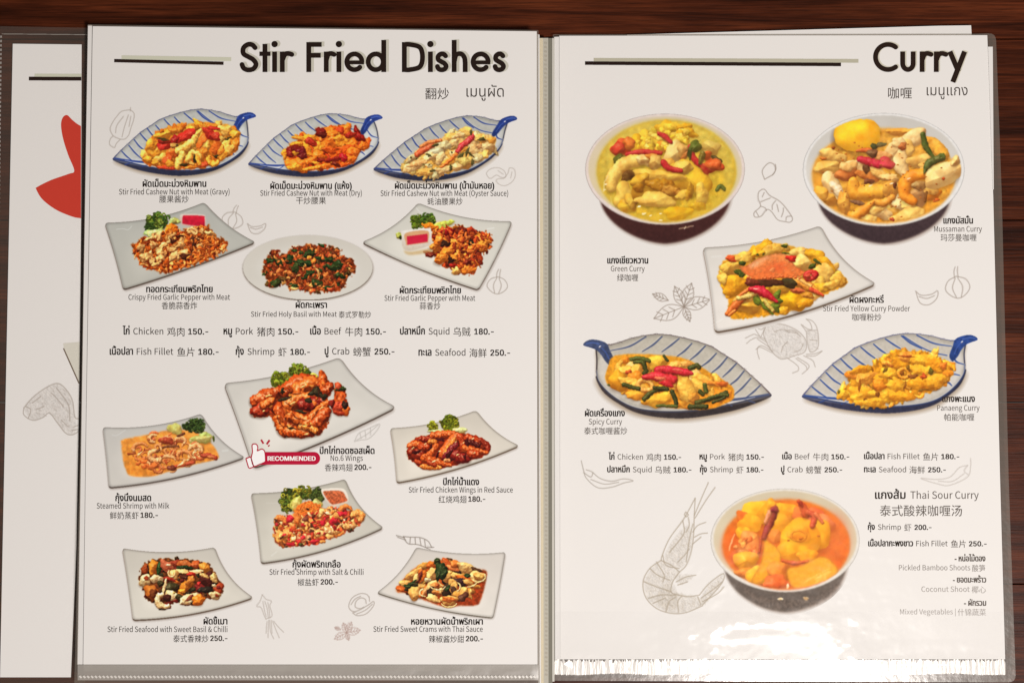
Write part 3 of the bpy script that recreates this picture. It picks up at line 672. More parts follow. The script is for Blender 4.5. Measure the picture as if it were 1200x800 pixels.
def dish_red_wings():
    p = Pic(450, 478, 612, 570, 7.407, WR)
    square_plate(p, [(55,175),(800,20),(1172,325),(112,645)], [34, 34, -35, 8], 28, (196,186,170), (214,204,188), (84,64,46))
    p.on('lettuce'); p.leafy(425, 165, 44, 40, [(160,160,30),(124,132,20)], 24, 20); p.leafy(570, 130, 80, 62, [(160,156,26),(126,132,22),(92,104,18)], 56, 24); p.b(660,190,64,26,5,(214,206,130)); p.b(460,200,70,16,0,(206,204,130))
    p.on('chicken_wings'); A, B2, D, H = (180,60,24), (206,90,34), (110,28,20), (224,128,50)
    p.fill([(205,390),(220,310),(290,250),(400,230),(480,200),(700,215),(860,270),(920,340),(900,395),(830,430),(660,475),(590,500),(440,530),(330,520),(270,480),(210,430)], (140,44,20), (150,46,18), tex=.25, wob=8)
    for q, r_, c in [([(290,270),(350,262),(410,270)], [24,28,24], (160,46,24)), ([(225,330),(260,310),(320,320)], [30,34,30], B2), ([(230,380),(280,400),(330,380)], [36,50,40], (150,44,24)), ([(320,330),(370,330)], [34,30], A), ([(400,290),(440,290)], [22,26], H),
        ([(420,235),(510,225),(600,225)], [26,32,28], B2), ([(640,240),(580,300),(500,400)], [36,48,38], B2), ([(610,270),(560,340),(520,400)], [18,22,14], H), ([(620,320),(570,380),(530,420)], [26,34,28], (130,30,34)), ([(660,240),(680,300),(690,360)], [30,34,30], A),
        ([(720,250),(790,280),(860,320)], [30,40,28], A), ([(740,290),(820,320)], [26,18], (90,24,20)), ([(840,280),(890,320),(905,360)], [24,28,18], (150,46,26)), ([(700,350),(800,370),(890,385)], [28,30,16], B2), ([(620,400),(650,430),(720,430)], [46,50,40], (140,32,24)), ([(760,390),(800,400)], [38,34], A),
        ([(450,330),(410,380),(380,420)], [28,30,22], B2), ([(350,430),(440,460),(580,495)], [34,36,12], B2), ([(330,500),(400,510),(480,512)], [22,26,20], H), ([(390,470),(440,490)], [24,20], A), ([(280,460),(310,470)], [20,18], A), ([(530,450),(570,455)], [14,12], (220,140,90))]:
        p.dab(q, r_, c, rough=.16, tex=.2, hl=.4)
    for x, y, rx, ry, r in [(280,380,34,16,-20),(490,270,34,20,10),(560,400,22,40,30),(720,300,20,34,0),(460,400,10,34,20),(400,340,10,30,20),(700,420,12,24,0),(590,440,18,12,0)]:
        p.b(x, y, rx, ry, r, (76,20,20), rough=.3, hl=.1, sh=.2)
    for x, y, q in [(640,400,16),(250,350,20),(360,310,14),(770,265,18),(480,370,14),(430,460,22),(780,385,14),(620,290,12),(690,300,12)]:
        p.b(x, y, q, q*.35, -30, (244,190,140), sh=0, hl=.5, rough=.3)
    return p.finish(.8,.4,.6)

def dish_salt_chilli_shrimp():
    p = Pic(290, 560, 455, 665, 7.273, WM)
    square_plate(p, [(32,130),(832,8),(1158,420),(118,722)], [30, 45, -45, 10], 26, (172,162,146), (192,182,166), (76,60,48))
    p.line([(160,212),(270,212)], 4, (205,198,186), .5); p.line([(205,660),(250,625)], 12, (214,206,192), .5)
    p.on('lettuce'); p.leafy(345, 190, 66, 110, [(70,84,24),(96,104,28),(150,140,40),(50,66,20)], 60, 24); p.leafy(470, 130, 100, 55, [(156,140,36),(110,116,30),(70,84,24)], 50, 26); p.leafy(600, 150, 62, 70, [(54,66,24),(74,86,30)], 40, 22)
    p.on('cucumber'); p.b(415, 220, 50, 64, 10, (176,180,84), hl=.15, lo=.75); p.b(415,222,34,46,10,(206,200,120),sh=0,lo=.85); p.b(590,220,50,40,30,(176,176,110),lo=.75)
    p.on('carrot'); p.fill([(400,310),(420,240),(520,190),(600,215),(635,260),(560,300),(470,330)], (228,116,44), (224,108,40), tex=.3, wob=14, nscale=4); p.flakes([(420,260),(520,200),(620,250),(520,310)], 60, [(236,130,50),(220,98,36)], (5, 9), (2, 4))
    p.on('dip_bowl'); p.fill([(628,105),(650,90),(800,85),(845,120),(862,185),(840,210),(740,242),(700,225),(650,160)], (228,214,196), (206,180,156), soft=1.2); p.fill([(645,120),(670,108),(800,110),(840,165),(845,195),(740,222),(710,215),(680,180)], (190,96,56), (180,80,44), soft=1.2, tex=.25, nscale=4)
    p.on('shrimp'); S1, S2, S3, R1 = (230,156,80), (222,124,56), (232,180,112), (190,44,40)
    M = [(220,480),(240,380),(290,320),(400,330),(520,300),(680,250),(820,260),(940,290),(975,350),(930,420),(800,470),(700,520),(560,565),(340,585),(240,560)]
    p.fill(M, (176,74,44), (180,66,40), tex=.3, wob=14)
    p.flakes(M, 170, [R1, S1, S2, S3, (206,66,48), (90,40,30)], (8, 18), (1, 2), rough=.3)
    for x, y, Rr, a0, a1, w, c in [(280,370,44,180,400,26,S2),(440,420,60,170,370,40,S1),(320,510,50,150,380,48,S1),(430,370,40,200,360,30,S3),(480,480,50,20,170,28,(222,150,110)),(600,430,52,-20,200,32,S3),(580,400,46,170,330,26,S1),(730,410,54,0,210,32,S3),(760,350,44,160,350,26,S1),(860,380,42,-30,200,28,S3),(930,330,44,200,420,34,S1),(660,310,42,160,340,24,S3),(840,280,50,180,330,24,S2),(700,270,40,20,170,16,S2)]:
        p.arc(x, y, Rr, a0, a1, w, c, sq=.75, rough=.22, tex=.2, taper=.8)
    p.b(420,340,34,52,10,S2); p.b(700,495,34,24,0,S3); p.b(300,490,44,26,-20,(236,180,100)); p.b(640,540,30,14,0,S1)
    p.flakes([(240,360),(420,400),(600,300),(840,290),(900,400),(700,500),(560,540),(380,560),(260,540)], 70, [(200,36,50),(186,44,36),(210,80,40),(240,200,150),(80,44,34)], (8, 16), (1, 1.8), rough=.3)
    for x, y, rx, ry, r in [(360,345,34,30,0),(800,300,36,24,0),(570,540,40,20,0),(730,370,34,24,0),(370,560,34,16,0),(640,380,30,22,0)]: p.b(x, y, rx, ry, r, (196,30,52), rough=.25, hl=.4)
    p.b(490,345,26,20,0,(110,50,40)); p.b(515,262,16,10,20,(70,40,24)); p.b(880,435,12,10,0,(40,50,24)); p.b(330,580,16,8,0,(60,44,24)); p.b(455,560,14,16,0,(60,66,30)); p.b(250,420,14,16,0,(110,90,40)); p.b(690,300,30,12,20,(244,228,190)); p.b(530,310,26,14,40,(240,214,180))
    return p.finish(.8,.5,.7, glaze=((216, 120, 60), 0.2))

def dish_drunken_seafood():
    p = Pic(135, 638, 300, 730, 7.273, WM)
    square_plate(p, [(62,30),(848,22),(1175,448),(152,638)], [38, 50, -42, 5], 26, (184,173,158), (200,189,173), (78,58,44))
    p.on('seafood_stir_fry')
    M = [(205,300),(225,200),(300,130),(480,120),(650,130),(790,160),(880,300),(920,370),(870,460),(780,450),(660,510),(520,480),(400,540),(340,500),(260,460),(250,380)]
    p.fill(M, (110,60,28), (90,46,24), tex=.35, wob=14)
    p.flakes(M, 110, [(70,46,28),(150,76,30),(190,104,40),(50,44,28),(120,40,30)], (10, 24), (1, 2))
    C, C2, O2, K = (212,190,144), (218,198,158), (204,124,42), (66,56,32)
    for x, y, rx, ry, r, c in [(500,155,70,26,0,(150,60,40)),(590,160,70,28,5,(166,84,40)),(590,190,70,16,0,(40,50,26)),(250,210,30,40,0,(150,64,30)),(325,190,48,62,10,O2),(375,200,20,60,8,(40,60,26)),(440,180,62,44,20,(190,100,70)),(450,170,20,12,0,(226,190,150)),(690,165,44,30,0,(190,90,46)),(755,190,48,40,0,(220,150,60)),
        (560,225,80,20,0,(226,190,130)),(690,225,62,18,0,(232,200,150)),(500,250,46,40,10,(232,190,120)),(650,250,36,22,10,(190,50,36)),(460,290,54,16,20,(186,60,44)),(590,270,40,18,0,(80,36,24)),(780,300,70,60,0,(84,34,28)),(760,260,44,18,20,(200,160,100)),(840,280,30,44,-20,(210,180,120)),
        (250,310,52,58,0,C),(262,282,22,18,0,(170,80,50)),(350,290,56,34,-5,C2),(395,330,40,26,0,K),(310,400,66,62,20,(176,96,36)),(325,405,30,40,30,(120,60,30)),(470,360,66,40,0,K),(420,345,16,60,15,C2),(590,360,66,40,-45,O2),(570,390,30,24,0,(226,150,50)),(640,300,30,44,30,(196,120,50)),(470,430,56,46,10,C2),(440,450,34,36,40,(80,40,34)),(560,450,50,30,0,K),(630,455,90,40,-28,C2),(635,450,46,16,-32,(150,80,60)),(710,470,62,44,-20,(210,120,36)),(720,365,46,34,0,(120,36,34)),(710,330,20,18,0,(196,44,40)),(770,380,60,30,0,(44,34,28)),(880,370,44,44,0,(170,70,40)),(850,430,48,34,20,C),(840,345,20,14,0,C2),(865,430,14,16,0,(150,70,40)),(880,360,18,16,0,(110,30,26))]:
        p.b(x, y, rx, ry, r, c, rough=.16, tex=.14, hl=.3)
    p.arc(420, 470, 62, 60, 250, 26, C2, sq=.9); p.arc(480,240,30,0,220,10,(230,190,140))
    p.b(500,410,14,8,0,(180,150,80),sh=0)
    return p.finish(.8,.35,.6)

def dish_sweet_clams():
    p = Pic(438, 635, 598, 728, 7.5, WR)
    square_plate(p, [(30,440),(375,45),(1155,88),(1048,658)], [32, 33, -5, -30], 22, (200,190,178), (216,207,194), (84,74,60))
    p.on('brown_sauce'); p.fill([(195,420),(230,360),(340,240),(480,180),(640,150),(880,230),(985,250),(985,330),(940,500),(900,550),(760,555),(640,570),(480,520),(300,450),(220,440)], (190,96,34), (150,54,24), soft=3, tex=.2, grad=(.6,.8))
    p.on('clams'); Y1, Y2, Y3, O2, K = (228,178,100), (236,200,130), (212,150,70), (214,116,44), (60,38,26)
    M = [(230,390),(340,260),(480,190),(640,150),(860,210),(960,280),(920,390),(740,540),(560,500),(330,460)]
    p.flakes(M, 60, [Y3, Y1, (170,100,44), K, (120,70,36)], (14, 28), (1, 2))
    for x, y, rx, ry, r, c in [(440,210,80,30,-25,Y3),(350,280,80,40,-30,Y1),(500,200,40,34,0,O2),(655,195,70,34,40,(206,100,50)),(690,225,60,20,25,(232,140,80)),(720,190,50,34,20,(220,130,60)),(810,225,72,52,20,Y2),(900,240,50,20,15,(90,60,40)),(910,305,80,52,10,Y2),(920,300,54,32,10,(220,170,90)),
        (510,280,50,52,0,Y2),(420,290,34,60,15,O2),(400,300,20,52,20,(120,50,36)),(370,310,20,46,20,Y2),(270,360,50,34,-10,Y1),(250,410,60,24,10,(200,96,36)),(330,390,60,30,-20,(64,54,30)),(355,445,58,58,-20,Y1),(440,440,34,60,30,O2),(445,435,20,44,30,(236,170,110)),
        (740,300,70,30,25,Y1),(800,330,90,30,25,O2),(760,350,60,40,10,(70,44,44)),(640,310,44,36,20,Y1),(880,385,60,22,10,Y3),(830,350,50,24,30,Y1),(540,385,78,52,5,Y2),(545,380,50,30,5,(222,150,80)),(555,375,18,14,0,(190,100,50)),(500,440,40,46,0,K),(570,440,60,24,10,(220,140,70)),(650,420,54,60,0,(70,52,36)),(700,400,44,80,-20,Y1),(705,430,26,50,-20,(90,60,44)),(730,450,34,40,0,Y3),(790,440,44,50,20,Y1),(780,480,50,34,-30,(100,56,40)),(660,510,80,48,5,Y1),(660,500,60,28,5,(226,130,60)),(520,490,70,28,20,Y2),(470,330,30,18,0,(206,196,160)),(590,420,14,30,0,Y2)]:
        p.b(x, y, rx, ry, r, c, rough=.12, tex=.12, hl=.3)
    for x, y, Rr, a0, a1 in [(560,370,70,20,170),(700,390,62,-60,60),(660,520,72,20,160),(450,440,50,90,260),(820,330,90,20,90),(910,300,70,-20,110)]: p.arc(x, y, Rr, a0, a1, 7, (240,210,150), sq=.7, sh=.2)
    p.on('basil'); 
    for x, y, rx, ry, r in [(560,180,30,40,0),(590,230,50,52,30),(610,270,44,44,40),(565,290,20,50,10),(330,360,50,16,-30),(300,385,30,16,10),(560,160,24,16,0),(820,290,26,18,20),(650,400,34,18,-60)]:
        p.b(x, y, rx, ry, r, (46,60,30), rough=.22, tex=.25, hl=.3); p.line([(x-rx*.5,y+ry*.3),(x+rx*.6,y-ry*.3)], 5, (120,130,80), .6)
    return p.finish(.8,.3,.5)
def dish_green_curry():
    p = Pic(680, 128, 882, 292, 5.0, WR); p.calm = 0.4; p.y0 = 130; p.H = int(160 * p.S); p.col = p.col[:p.H]; p.lab = p.lab[:p.H]
    bowl(p, 497, 342, 469, 326, 776, (92,50,42), (62,32,30), (214,196,172), (222,200,150), (226,208,196), (196,168,44), 505, 352, 408, 300, (206,164,26))
    p.line([(580,690),(620,682),(660,672)], 8, (170,140,130), .7); p.line([(610,688),(616,676)], 6, (230,220,215), .8)
    clip_ell(p, 497, 338, 448, 306)
    p.on('sauce'); p.ell(505,352,404,296,0,(220,200,96),(216,186,66),soft=8,tex=.1,nscale=12); p.ell(505,400,340,235,0,(214,186,66),(214,178,50),soft=8,tex=.14,nscale=10)
    p.on('curry_pieces'); Y1, Y2, Y3 = (230,190,60), (226,172,40), (238,206,120)
    for x, y, rx, ry, r, c in [(500,95,62,34,0,Y2),(550,100,60,32,10,Y1),(620,95,34,26,0,Y2),(640,130,50,26,20,Y2),(370,170,70,60,0,Y1),(340,200,50,55,0,Y2),(410,190,40,50,0,Y1),(480,170,50,60,0,Y1),(550,160,60,46,0,(232,192,84)),(600,160,30,34,0,Y1),(480,210,44,40,0,(228,150,50)),(760,220,60,50,0,(222,196,110))]:
        p.b(x, y, rx, ry, r, c, rough=.2, tex=.14, hl=.15, lo=.65)
    p.flakes([(330,130),(620,80),(640,180),(440,240),(320,230)], 46, [Y1, Y2, (240,206,90)], (10, 20), (1, 1.4), lo=.7)
    p.b(240,212,62,48,-8,(214,70,40)); p.b(225,215,40,36,0,(206,48,46)); p.b(285,190,40,34,10,(224,112,50)); p.b(235,280,44,28,-15,(70,72,24),rough=.2)
    p.dab([(275,255),(350,240),(470,246)], [14,16,12], (190,28,44)); p.b(410,270,44,24,10,(222,130,50))
    p.dab([(180,440),(190,380),(260,310),(350,285)], [34,40,42,34], (234,196,104), hl=.2, lo=.65); p.b(290,375,62,26,-25,(96,54,24),rough=.2); p.b(370,290,44,30,30,(236,204,140))
    p.b(440,300,42,44,-10,(230,190,110)); p.b(555,245,75,58,-10,(236,206,140),lo=.6); p.b(600,230,34,40,0,(226,180,110)); p.b(520,300,34,26,0,(220,160,70)); p.b(610,265,30,16,-50,(180,100,50))
    p.b(640,380,130,84,30,(226,178,52),lo=.7,hl=.1); p.b(690,410,100,60,35,(224,172,44),lo=.7,hl=.1); p.b(600,330,60,40,0,(228,190,90))
    p.b(255,490,62,72,10,(232,192,90),lo=.7,hl=.12); p.b(270,560,50,40,0,(226,176,50),lo=.7); p.b(300,520,40,44,0,(228,180,70))
    p.b(470,450,165,100,5,(206,150,40),lo=.6,hl=.15,rough=.1); p.b(450,380,140,40,4,(228,184,80),lo=.65,hl=.15); p.b(350,410,56,40,-20,(214,160,50)); p.b(480,440,110,36,8,(176,112,24),rough=.3,tex=.3); p.b(540,470,70,26,5,(196,130,50),rough=.3); p.b(340,450,34,26,0,(180,116,24))
    p.b(440,520,120,42,4,(226,186,90),lo=.7,hl=.2); p.b(600,490,44,26,-15,(222,174,70)); p.b(640,470,24,50,10,(204,150,40)); p.b(710,490,38,70,-5,(236,200,90),lo=.65); p.b(690,560,50,24,10,(216,160,26),lo=.75,a=.6,sh=.1)
    p.b(570,600,90,40,0,(228,172,24),lo=.75,hl=.1,a=.75,sh=.15)
    p.on('red_chilli'); p.dab([(460,130),(500,155),(530,182)], [12,18,12], (196,36,54)); p.dab([(485,300),(520,335),(590,350)], [18,20,12], (190,24,44)); p.dab([(645,210),(655,265),(690,305),(720,330)], [18,20,18,14], (190,24,44)); p.b(775,320,58,46,-10,(216,72,36)); p.b(740,340,34,26,30,(196,40,44)); p.b(735,260,34,28,0,(220,96,46)); p.b(800,290,34,20,40,(40,34,20),sh=.1); p.b(780,312,44,34,0,(222,84,42))
    p.on('basil'); p.b(672,208,40,34,-55,(72,84,30),hl=.2); p.line([(645,240),(700,172)], 5, (120,130,70), .6); p.b(710,270,16,50,15,(110,96,40)); p.dab([(800,462),(822,440),(845,460)], [10,14,10], (70,84,34)); p.b(640,250,14,30,0,(50,60,26))
    for x, y, w in [(372,600,10),(410,612,7),(470,640,9),(345,560,9),(150,430,8),(140,460,7),(470,600,6),(700,612,7)]: p.b(x, y, w*1.3, w*.6, -10, (250,240,200), sh=0, lo=1)
    p.line([(135,470),(140,420),(160,380)], 8, (240,230,190), .6); p.line([(175,500),(185,540),(200,560)], 6, (236,226,150), .5)
    return p.finish(1.,.22,.3, glaze=((214, 184, 78), 0.42))

def dish_mussaman():
    p = Pic(935, 128, 1142, 292, 4.938, WR); p.calm = 0.35; p.H = int(160 * p.S); p.col = p.col[:p.H]; p.lab = p.lab[:p.H]
    bowl(p, 497, 350, 469, 328, 776, (92,72,70), (60,44,46), (200,192,180), (222,214,202), (230,224,216), (226,160,54), 495, 385, 415, 275, (222,150,40))
    clip_ell(p, 497, 345, 448, 306)
    p.on('potato'); p.dab([(300,148),(390,152)], 94, (242,178,28), rough=.06, tex=.03, lo=.75, hl=.1, gloss=6); p.b(420,110,60,40,10,(240,196,80),sh=0,lo=.85,a=.5)
    p.on('curry_pieces'); Y1, Y2, Y3, O2 = (236,196,110), (240,214,160), (226,164,60), (232,140,34)
    p.ell(500,400,390,255,0,(226,168,66),(222,150,40),soft=8,tex=.18,nscale=10); p.on('potato'); p.dab([(300,148),(385,152)], 92, (240,178,36), rough=.05, tex=.02, lo=.84, hl=0); p.on('curry_pieces')
    p.flakes([(120,280),(320,260),(560,200),(860,250),(900,350),(860,500),(620,620),(300,600),(120,440)], 44, [Y1, Y3, (226,164,70)], (16, 32), (1, 2.4), lo=.7, tex=.1, sh=.15, a=.55)
    for x, y, rx, ry, r, c in [(600,130,90,24,0,(230,160,60)),(660,170,90,50,-25,Y2),(620,220,60,44,20,Y1),(790,210,70,40,40,Y3),(830,250,44,40,0,(232,170,60)),(560,240,50,70,10,Y2),(600,320,44,90,-20,Y2),(580,190,40,30,0,(236,206,150)),(200,270,80,36,10,Y1),(170,340,80,40,0,(228,180,90)),(330,330,60,34,30,Y2),(490,270,60,26,10,(226,160,100)),(700,300,70,44,0,Y1),(740,330,44,30,0,(230,180,90)),
        (200,450,52,95,-30,Y2),(225,460,26,60,-35,(246,236,214)),(180,520,44,40,0,Y3),(265,540,36,70,-10,(234,170,70)),(130,490,40,50,0,Y3),(600,540,60,50,40,Y2),(640,560,50,30,10,Y1),(700,500,50,60,0,(206,160,110)),(780,490,50,34,0,O2),(770,470,44,24,10,(236,180,90)),(480,600,70,34,15,Y2),(460,580,50,24,-20,Y1),(640,610,110,36,-10,(226,186,100)),(400,630,70,24,10,Y1)]:
        p.b(x, y, rx, ry, r, c, rough=.16, tex=.1, lo=.62, hl=.2)
    p.b(280,370,58,50,0,(206,110,50)); p.b(290,330,50,30,0,(236,190,120)); p.b(400,385,70,28,18,(206,116,50)); p.b(410,420,34,18,0,(110,56,40)); p.b(470,370,74,26,25,(228,180,100)); p.b(530,395,60,24,5,(226,186,120))
    p.dab([(320,420),(335,480),(420,475),(510,470)], [28,44,46,36], (236,166,50), lo=.6); p.b(535,465,40,54,0,(232,170,70)); p.dab([(450,535),(500,540),(545,510)], [20,24,20], (228,150,50)); p.b(345,540,40,14,10,(130,90,70)); p.b(560,440,12,16,0,(90,40,24))
    p.dab([(720,375),(650,390),(615,440),(620,500),(665,530)], [28,38,38,32,26], (234,140,34), lo=.6); p.b(700,440,40,30,0,(170,130,80),rough=.2)
    p.dab([(435,535),(380,580),(320,620)], [10,30,36], (236,146,40)); p.b(840,380,110,72,-28,(238,208,140),rough=.08,lo=.68); p.b(860,350,70,40,-28,(240,216,160),sh=0,lo=.8,a=.6); p.b(910,300,34,24,-50,(232,196,130))
    p.on('red_chilli'); p.dab([(355,290),(400,300),(470,320)], [16,26,24], (196,28,60)); p.b(512,310,46,36,10,(200,50,70)); p.dab([(340,240),(400,235),(430,240)], [6,14,10], (210,90,40)); p.b(605,215,24,26,0,(196,110,60)); p.b(840,402,9,10,0,(196,70,30)); p.b(545,636,14,12,0,(190,50,30)); p.b(800,525,18,10,-20,(214,90,30)); p.b(205,222,10,9,0,(150,60,20)); p.b(145,285,20,9,10,(206,110,40))
    for i in range(60):
        A, q = p.rng.rand()*6.28, math.sqrt(p.rng.rand()); p.b(500+380*q*math.cos(A), 400+240*q*math.sin(A), 4+3*p.rng.rand(), 4, 0, (176,90,30), sh=0)
    p.on('basil'); p.dab([(722,145),(740,215),(785,280)], [14,18,8], (56,76,26), hl=.2); p.dab([(730,370),(760,310),(840,285)], [6,26,12], (60,78,34), hl=.25); p.b(820,280,40,20,-15,(66,80,34)); p.b(440,215,22,16,30,(60,66,40)); p.b(480,205,30,14,-10,(90,84,54)); p.b(430,255,30,26,30,(110,70,50)); p.b(395,345,22,26,0,(90,50,30)); p.dab([(745,480),(735,530)], 7, (110,60,24))
    for x, y in [(240,470),(420,440),(540,430),(640,400),(450,690),(690,700)]: p.b(x, y, 12, 4, -20, (252,244,226), sh=0, lo=1)
    return p.finish(1.,.2,.25, glaze=((236, 188, 108), 0.38))

def dish_yellow_crab():
    p = Pic(818, 260, 1032, 396, 5.607, WR); p.calm = 0.5;
    square_plate(p, [(32,170),(805,25),(1170,405),(112,722)], [32, 46, -38, 10], 30, (202,194,182), (220,211,200), (92,72,56))
    p.line([(90,230),(150,225)], 12, (226,220,210), .5); p.line([(120,660),(160,640)], 8, (236,230,220), .6)
    p.on('curry_sauce'); p.fill([(140,380),(145,290),(200,230),(330,190),(440,130),(560,150),(690,180),(790,190),(880,280),(975,380),(960,420),(800,490),(640,580),(430,620),(230,635),(200,580),(190,500)], (224,166,54), (216,150,28), tex=.14, soft=2, wob=8)
    p.on('curry_pieces'); Y1, Y2, Y3, G = (232,190,86), (228,170,40), (236,204,120), (96,120,36)
    p.flakes([(150,300),(330,200),(450,140),(680,180),(800,200),(950,380),(800,470),(640,560),(430,600),(230,610),(190,480)], 80, [Y1, Y2, Y3, (214,160,50)], (16, 32), (1, 1.8), lo=.65)
    for x, y, rx, ry, r, c in [(430,165,60,36,-20,Y2),(480,190,90,40,-20,Y1),(370,210,70,30,-20,Y2),(300,230,60,34,-15,Y1),(210,300,70,40,-20,Y1),(660,200,60,34,10,Y3),(770,220,62,44,20,Y2),(680,270,70,50,20,Y3),(840,280,70,40,40,Y2),(820,340,80,62,25,(234,196,104)),(790,390,50,30,0,Y1),(910,370,44,36,0,Y1),(945,390,34,30,0,(214,160,60)),(240,415,92,60,-14,(230,168,36)),(160,370,30,40,0,Y1),(610,520,96,66,10,(230,172,26)),(700,530,60,30,-20,(222,160,30)),(330,550,90,52,0,(228,176,60)),(300,500,80,30,-10,(226,180,90)),(540,440,62,44,0,(226,180,60)),(450,540,60,34,30,(220,180,70)),(560,580,40,26,0,Y2),(810,430,60,34,0,(224,170,50)),(880,410,60,26,-10,Y1)]:
        p.b(x, y, rx, ry, r, c, rough=.14, tex=.12, lo=.62, hl=.2)
    for x, y, rx, ry, r in [(290,270,24,14,20),(275,335,34,20,10),(250,330,18,10,40),(780,260,30,10,30),(750,290,30,14,-20),(570,158,20,12,0),(570,205,24,8,0),(390,215,8,8,0),(430,210,7,7,0)]: p.b(x, y, rx, ry, r, (60,76,26), rough=.3, hl=.1)
    for x, y, rx, ry, r in [(500,560,40,30,20),(385,510,26,40,-30),(520,480,22,34,10),(450,560,20,50,-50),(530,520,26,18,0)]: p.b(x, y, rx, ry, r, G, rough=.25, hl=.2)
    p.dab([(190,600),(240,550),(300,500)], [14,26,18], (214,104,46)); p.dab([(260,490),(310,455),(350,425)], [10,14,8], (220,110,50)); p.dab([(205,610),(240,580)], 10, (226,130,60)); p.b(215,240,36,22,10,(222,84,44)); p.dab([(265,500),(320,490),(380,470)], 16, (214,190,110)); p.dab([(440,520),(490,580)], 14, (206,190,100))
    p.dab([(640,385),(720,420),(820,485)], [24,36,8], (228,150,60)); p.dab([(660,375),(740,420)], [10,12], (240,190,110), sh=0); p.dab([(740,440),(820,482)], [14,6], (214,70,50)); p.b(650,450,50,20,10,(206,100,60)); p.b(720,480,40,20,0,(206,140,50))
    p.on('crab_shell'); p.b(470,400,130,26,0,(66,32,22),rough=.2,hl=.05); p.b(600,400,50,34,20,(60,50,30),rough=.2,hl=.1); p.b(350,395,50,24,10,(110,40,34))
    p.fill([(270,295),(320,285),(380,245),(470,215),(545,205),(590,225),(640,290),(710,330),(650,360),(540,368),(440,378),(360,368),(300,335)], (236,146,90), (226,108,58), tex=.1, nscale=6, soft=1.4, dark=10)
    p.fill([(330,290),(400,250),(470,225),(440,250),(370,295)], (240,206,180), soft=5, a=.7, tex=.1); p.fill([(440,300),(520,260),(600,280),(560,320),(480,330)], (224,88,52), soft=8, a=.6); p.b(490,315,20,14,0,(240,170,120),sh=0,a=.6)
    for x in range(330, 680, 28): p.b(x, 364 + 6*math.sin(x*.02), 12, 8, 0, (226,110,60), sh=.2)
    for i in range(40): p.b(330+p.rng.rand()*330, 250+p.rng.rand()*100, 5, 4, 0, (236,150,100), sh=0, a=.5)
    p.on('red_chilli'); p.dab([(350,440),(420,455),(520,522)], [18,36,8], (196,22,54), hl=.45); p.line([(365,436),(385,440)], 8, (250,220,210), .8); p.b(612,240,30,24,0,(206,36,34),hl=.4); p.ring(740,350,36,22,-10,16,(196,40,44)); p.b(720,355,24,20,0,(206,70,60)); p.b(765,345,22,18,0,(190,36,44))
    return p.finish(.9,.25,.4, glaze=((224, 166, 60), 0.22))

def dish_spicy_curry():
    p = Pic(678, 385, 910, 496, 5.217, WR); p.calm = 0.5;
    leaf_plate(p, (1177, 405), (30, 95), (640, 548), (188,178,160), (218,208,196), (70,80,112), (62,52,52), 11, pinch=45); p.tf = None
    p.on('curry_sauce'); p.fill([(165,320),(180,230),(220,165),(420,155),(620,175),(720,215),(800,265),(930,345),(950,400),(930,440),(800,490),(640,488),(480,470),(350,430),(240,375)], (226,160,44), (220,142,34), tex=.12, soft=2)
    p.on('curry_pieces'); Y1, Y2, Y3 = (236,186,80), (240,206,130), (228,140,40)
    p.flakes([(200,330),(240,190),(600,190),(760,260),(920,350),(900,430),(640,470),(350,420)], 50, [Y1, Y3, (220,150,50)], (12, 24), (1, 2), lo=.65)
    for x, y, rx, ry, r, c in [(310,235,70,30,-25,Y2),(290,260,60,34,10,Y1),(350,260,40,50,0,Y1),(305,265,20,16,0,(214,96,50)),(340,300,50,40,0,Y3),(240,320,60,60,0,(224,160,40)),(300,320,60,26,15,Y1),(360,345,90,24,20,Y1),(480,205,62,44,-10,(240,196,70)),(600,220,60,20,5,(232,180,90)),(660,215,40,18,0,(226,160,80)),(720,300,60,44,20,Y2),(760,310,80,26,20,Y1),(740,350,60,40,30,Y1),(830,335,70,16,10,(226,140,50)),(880,335,34,14,5,(206,100,40)),(480,435,90,44,-12,(238,184,60)),(350,400,70,30,-10,(232,160,50)),(650,460,60,26,10,(232,160,50)),(880,400,60,30,0,Y3)]:
        p.b(x, y, rx, ry, r, c, rough=.16, tex=.12, lo=.62, hl=.2)
    p.ring(405,345,44,30,10,14,(236,176,90))
    p.b(655,360,48,100,-30,(240,192,84),lo=.65,rough=.12); p.b(700,420,30,34,-20,(232,170,70))
    p.on('green_beans'); Gc = [(52,62,26),(70,84,34),(44,54,26)]
    for q, w in [([(320,185),(370,180),(430,195)],13),([(340,205),(400,200)],11),([(395,205),(410,250),(400,270)],15),([(520,165),(545,195)],9),([(680,240),(720,225),(735,235)],15),([(275,340),(320,355),(365,365)],13),([(400,430),(460,380),(520,365)],15),([(460,360),(540,370)],12),([(570,380),(590,430),(595,470)],13),([(770,345),(780,385)],14),([(720,450),(800,430),(900,390)],14),([(760,440),(840,410),(910,405)],11),([(680,475),(780,475)],15),([(480,468),(600,472)],9),([(820,450),(890,420)],9),([(180,340),(186,345)],6),([(740,380),(760,400)],12)]:
        p.dab(q, w, Gc[p.rng.randint(3)], hl=.25)
    p.on('red_chilli'); p.dab([(480,250),(540,250),(640,265),(690,270)], [20,26,24,10], (200,28,56), hl=.3); p.dab([(400,295),(470,290),(580,310)], [14,30,26], (206,34,56), hl=.3); p.b(500,305,40,14,15,(226,110,90),sh=0); p.b(540,335,46,18,10,(196,30,50)); p.b(600,250,30,8,10,(232,90,90),sh=0)
    return p.finish(.9,.3,.4, glaze=((228, 162, 60), 0.24))

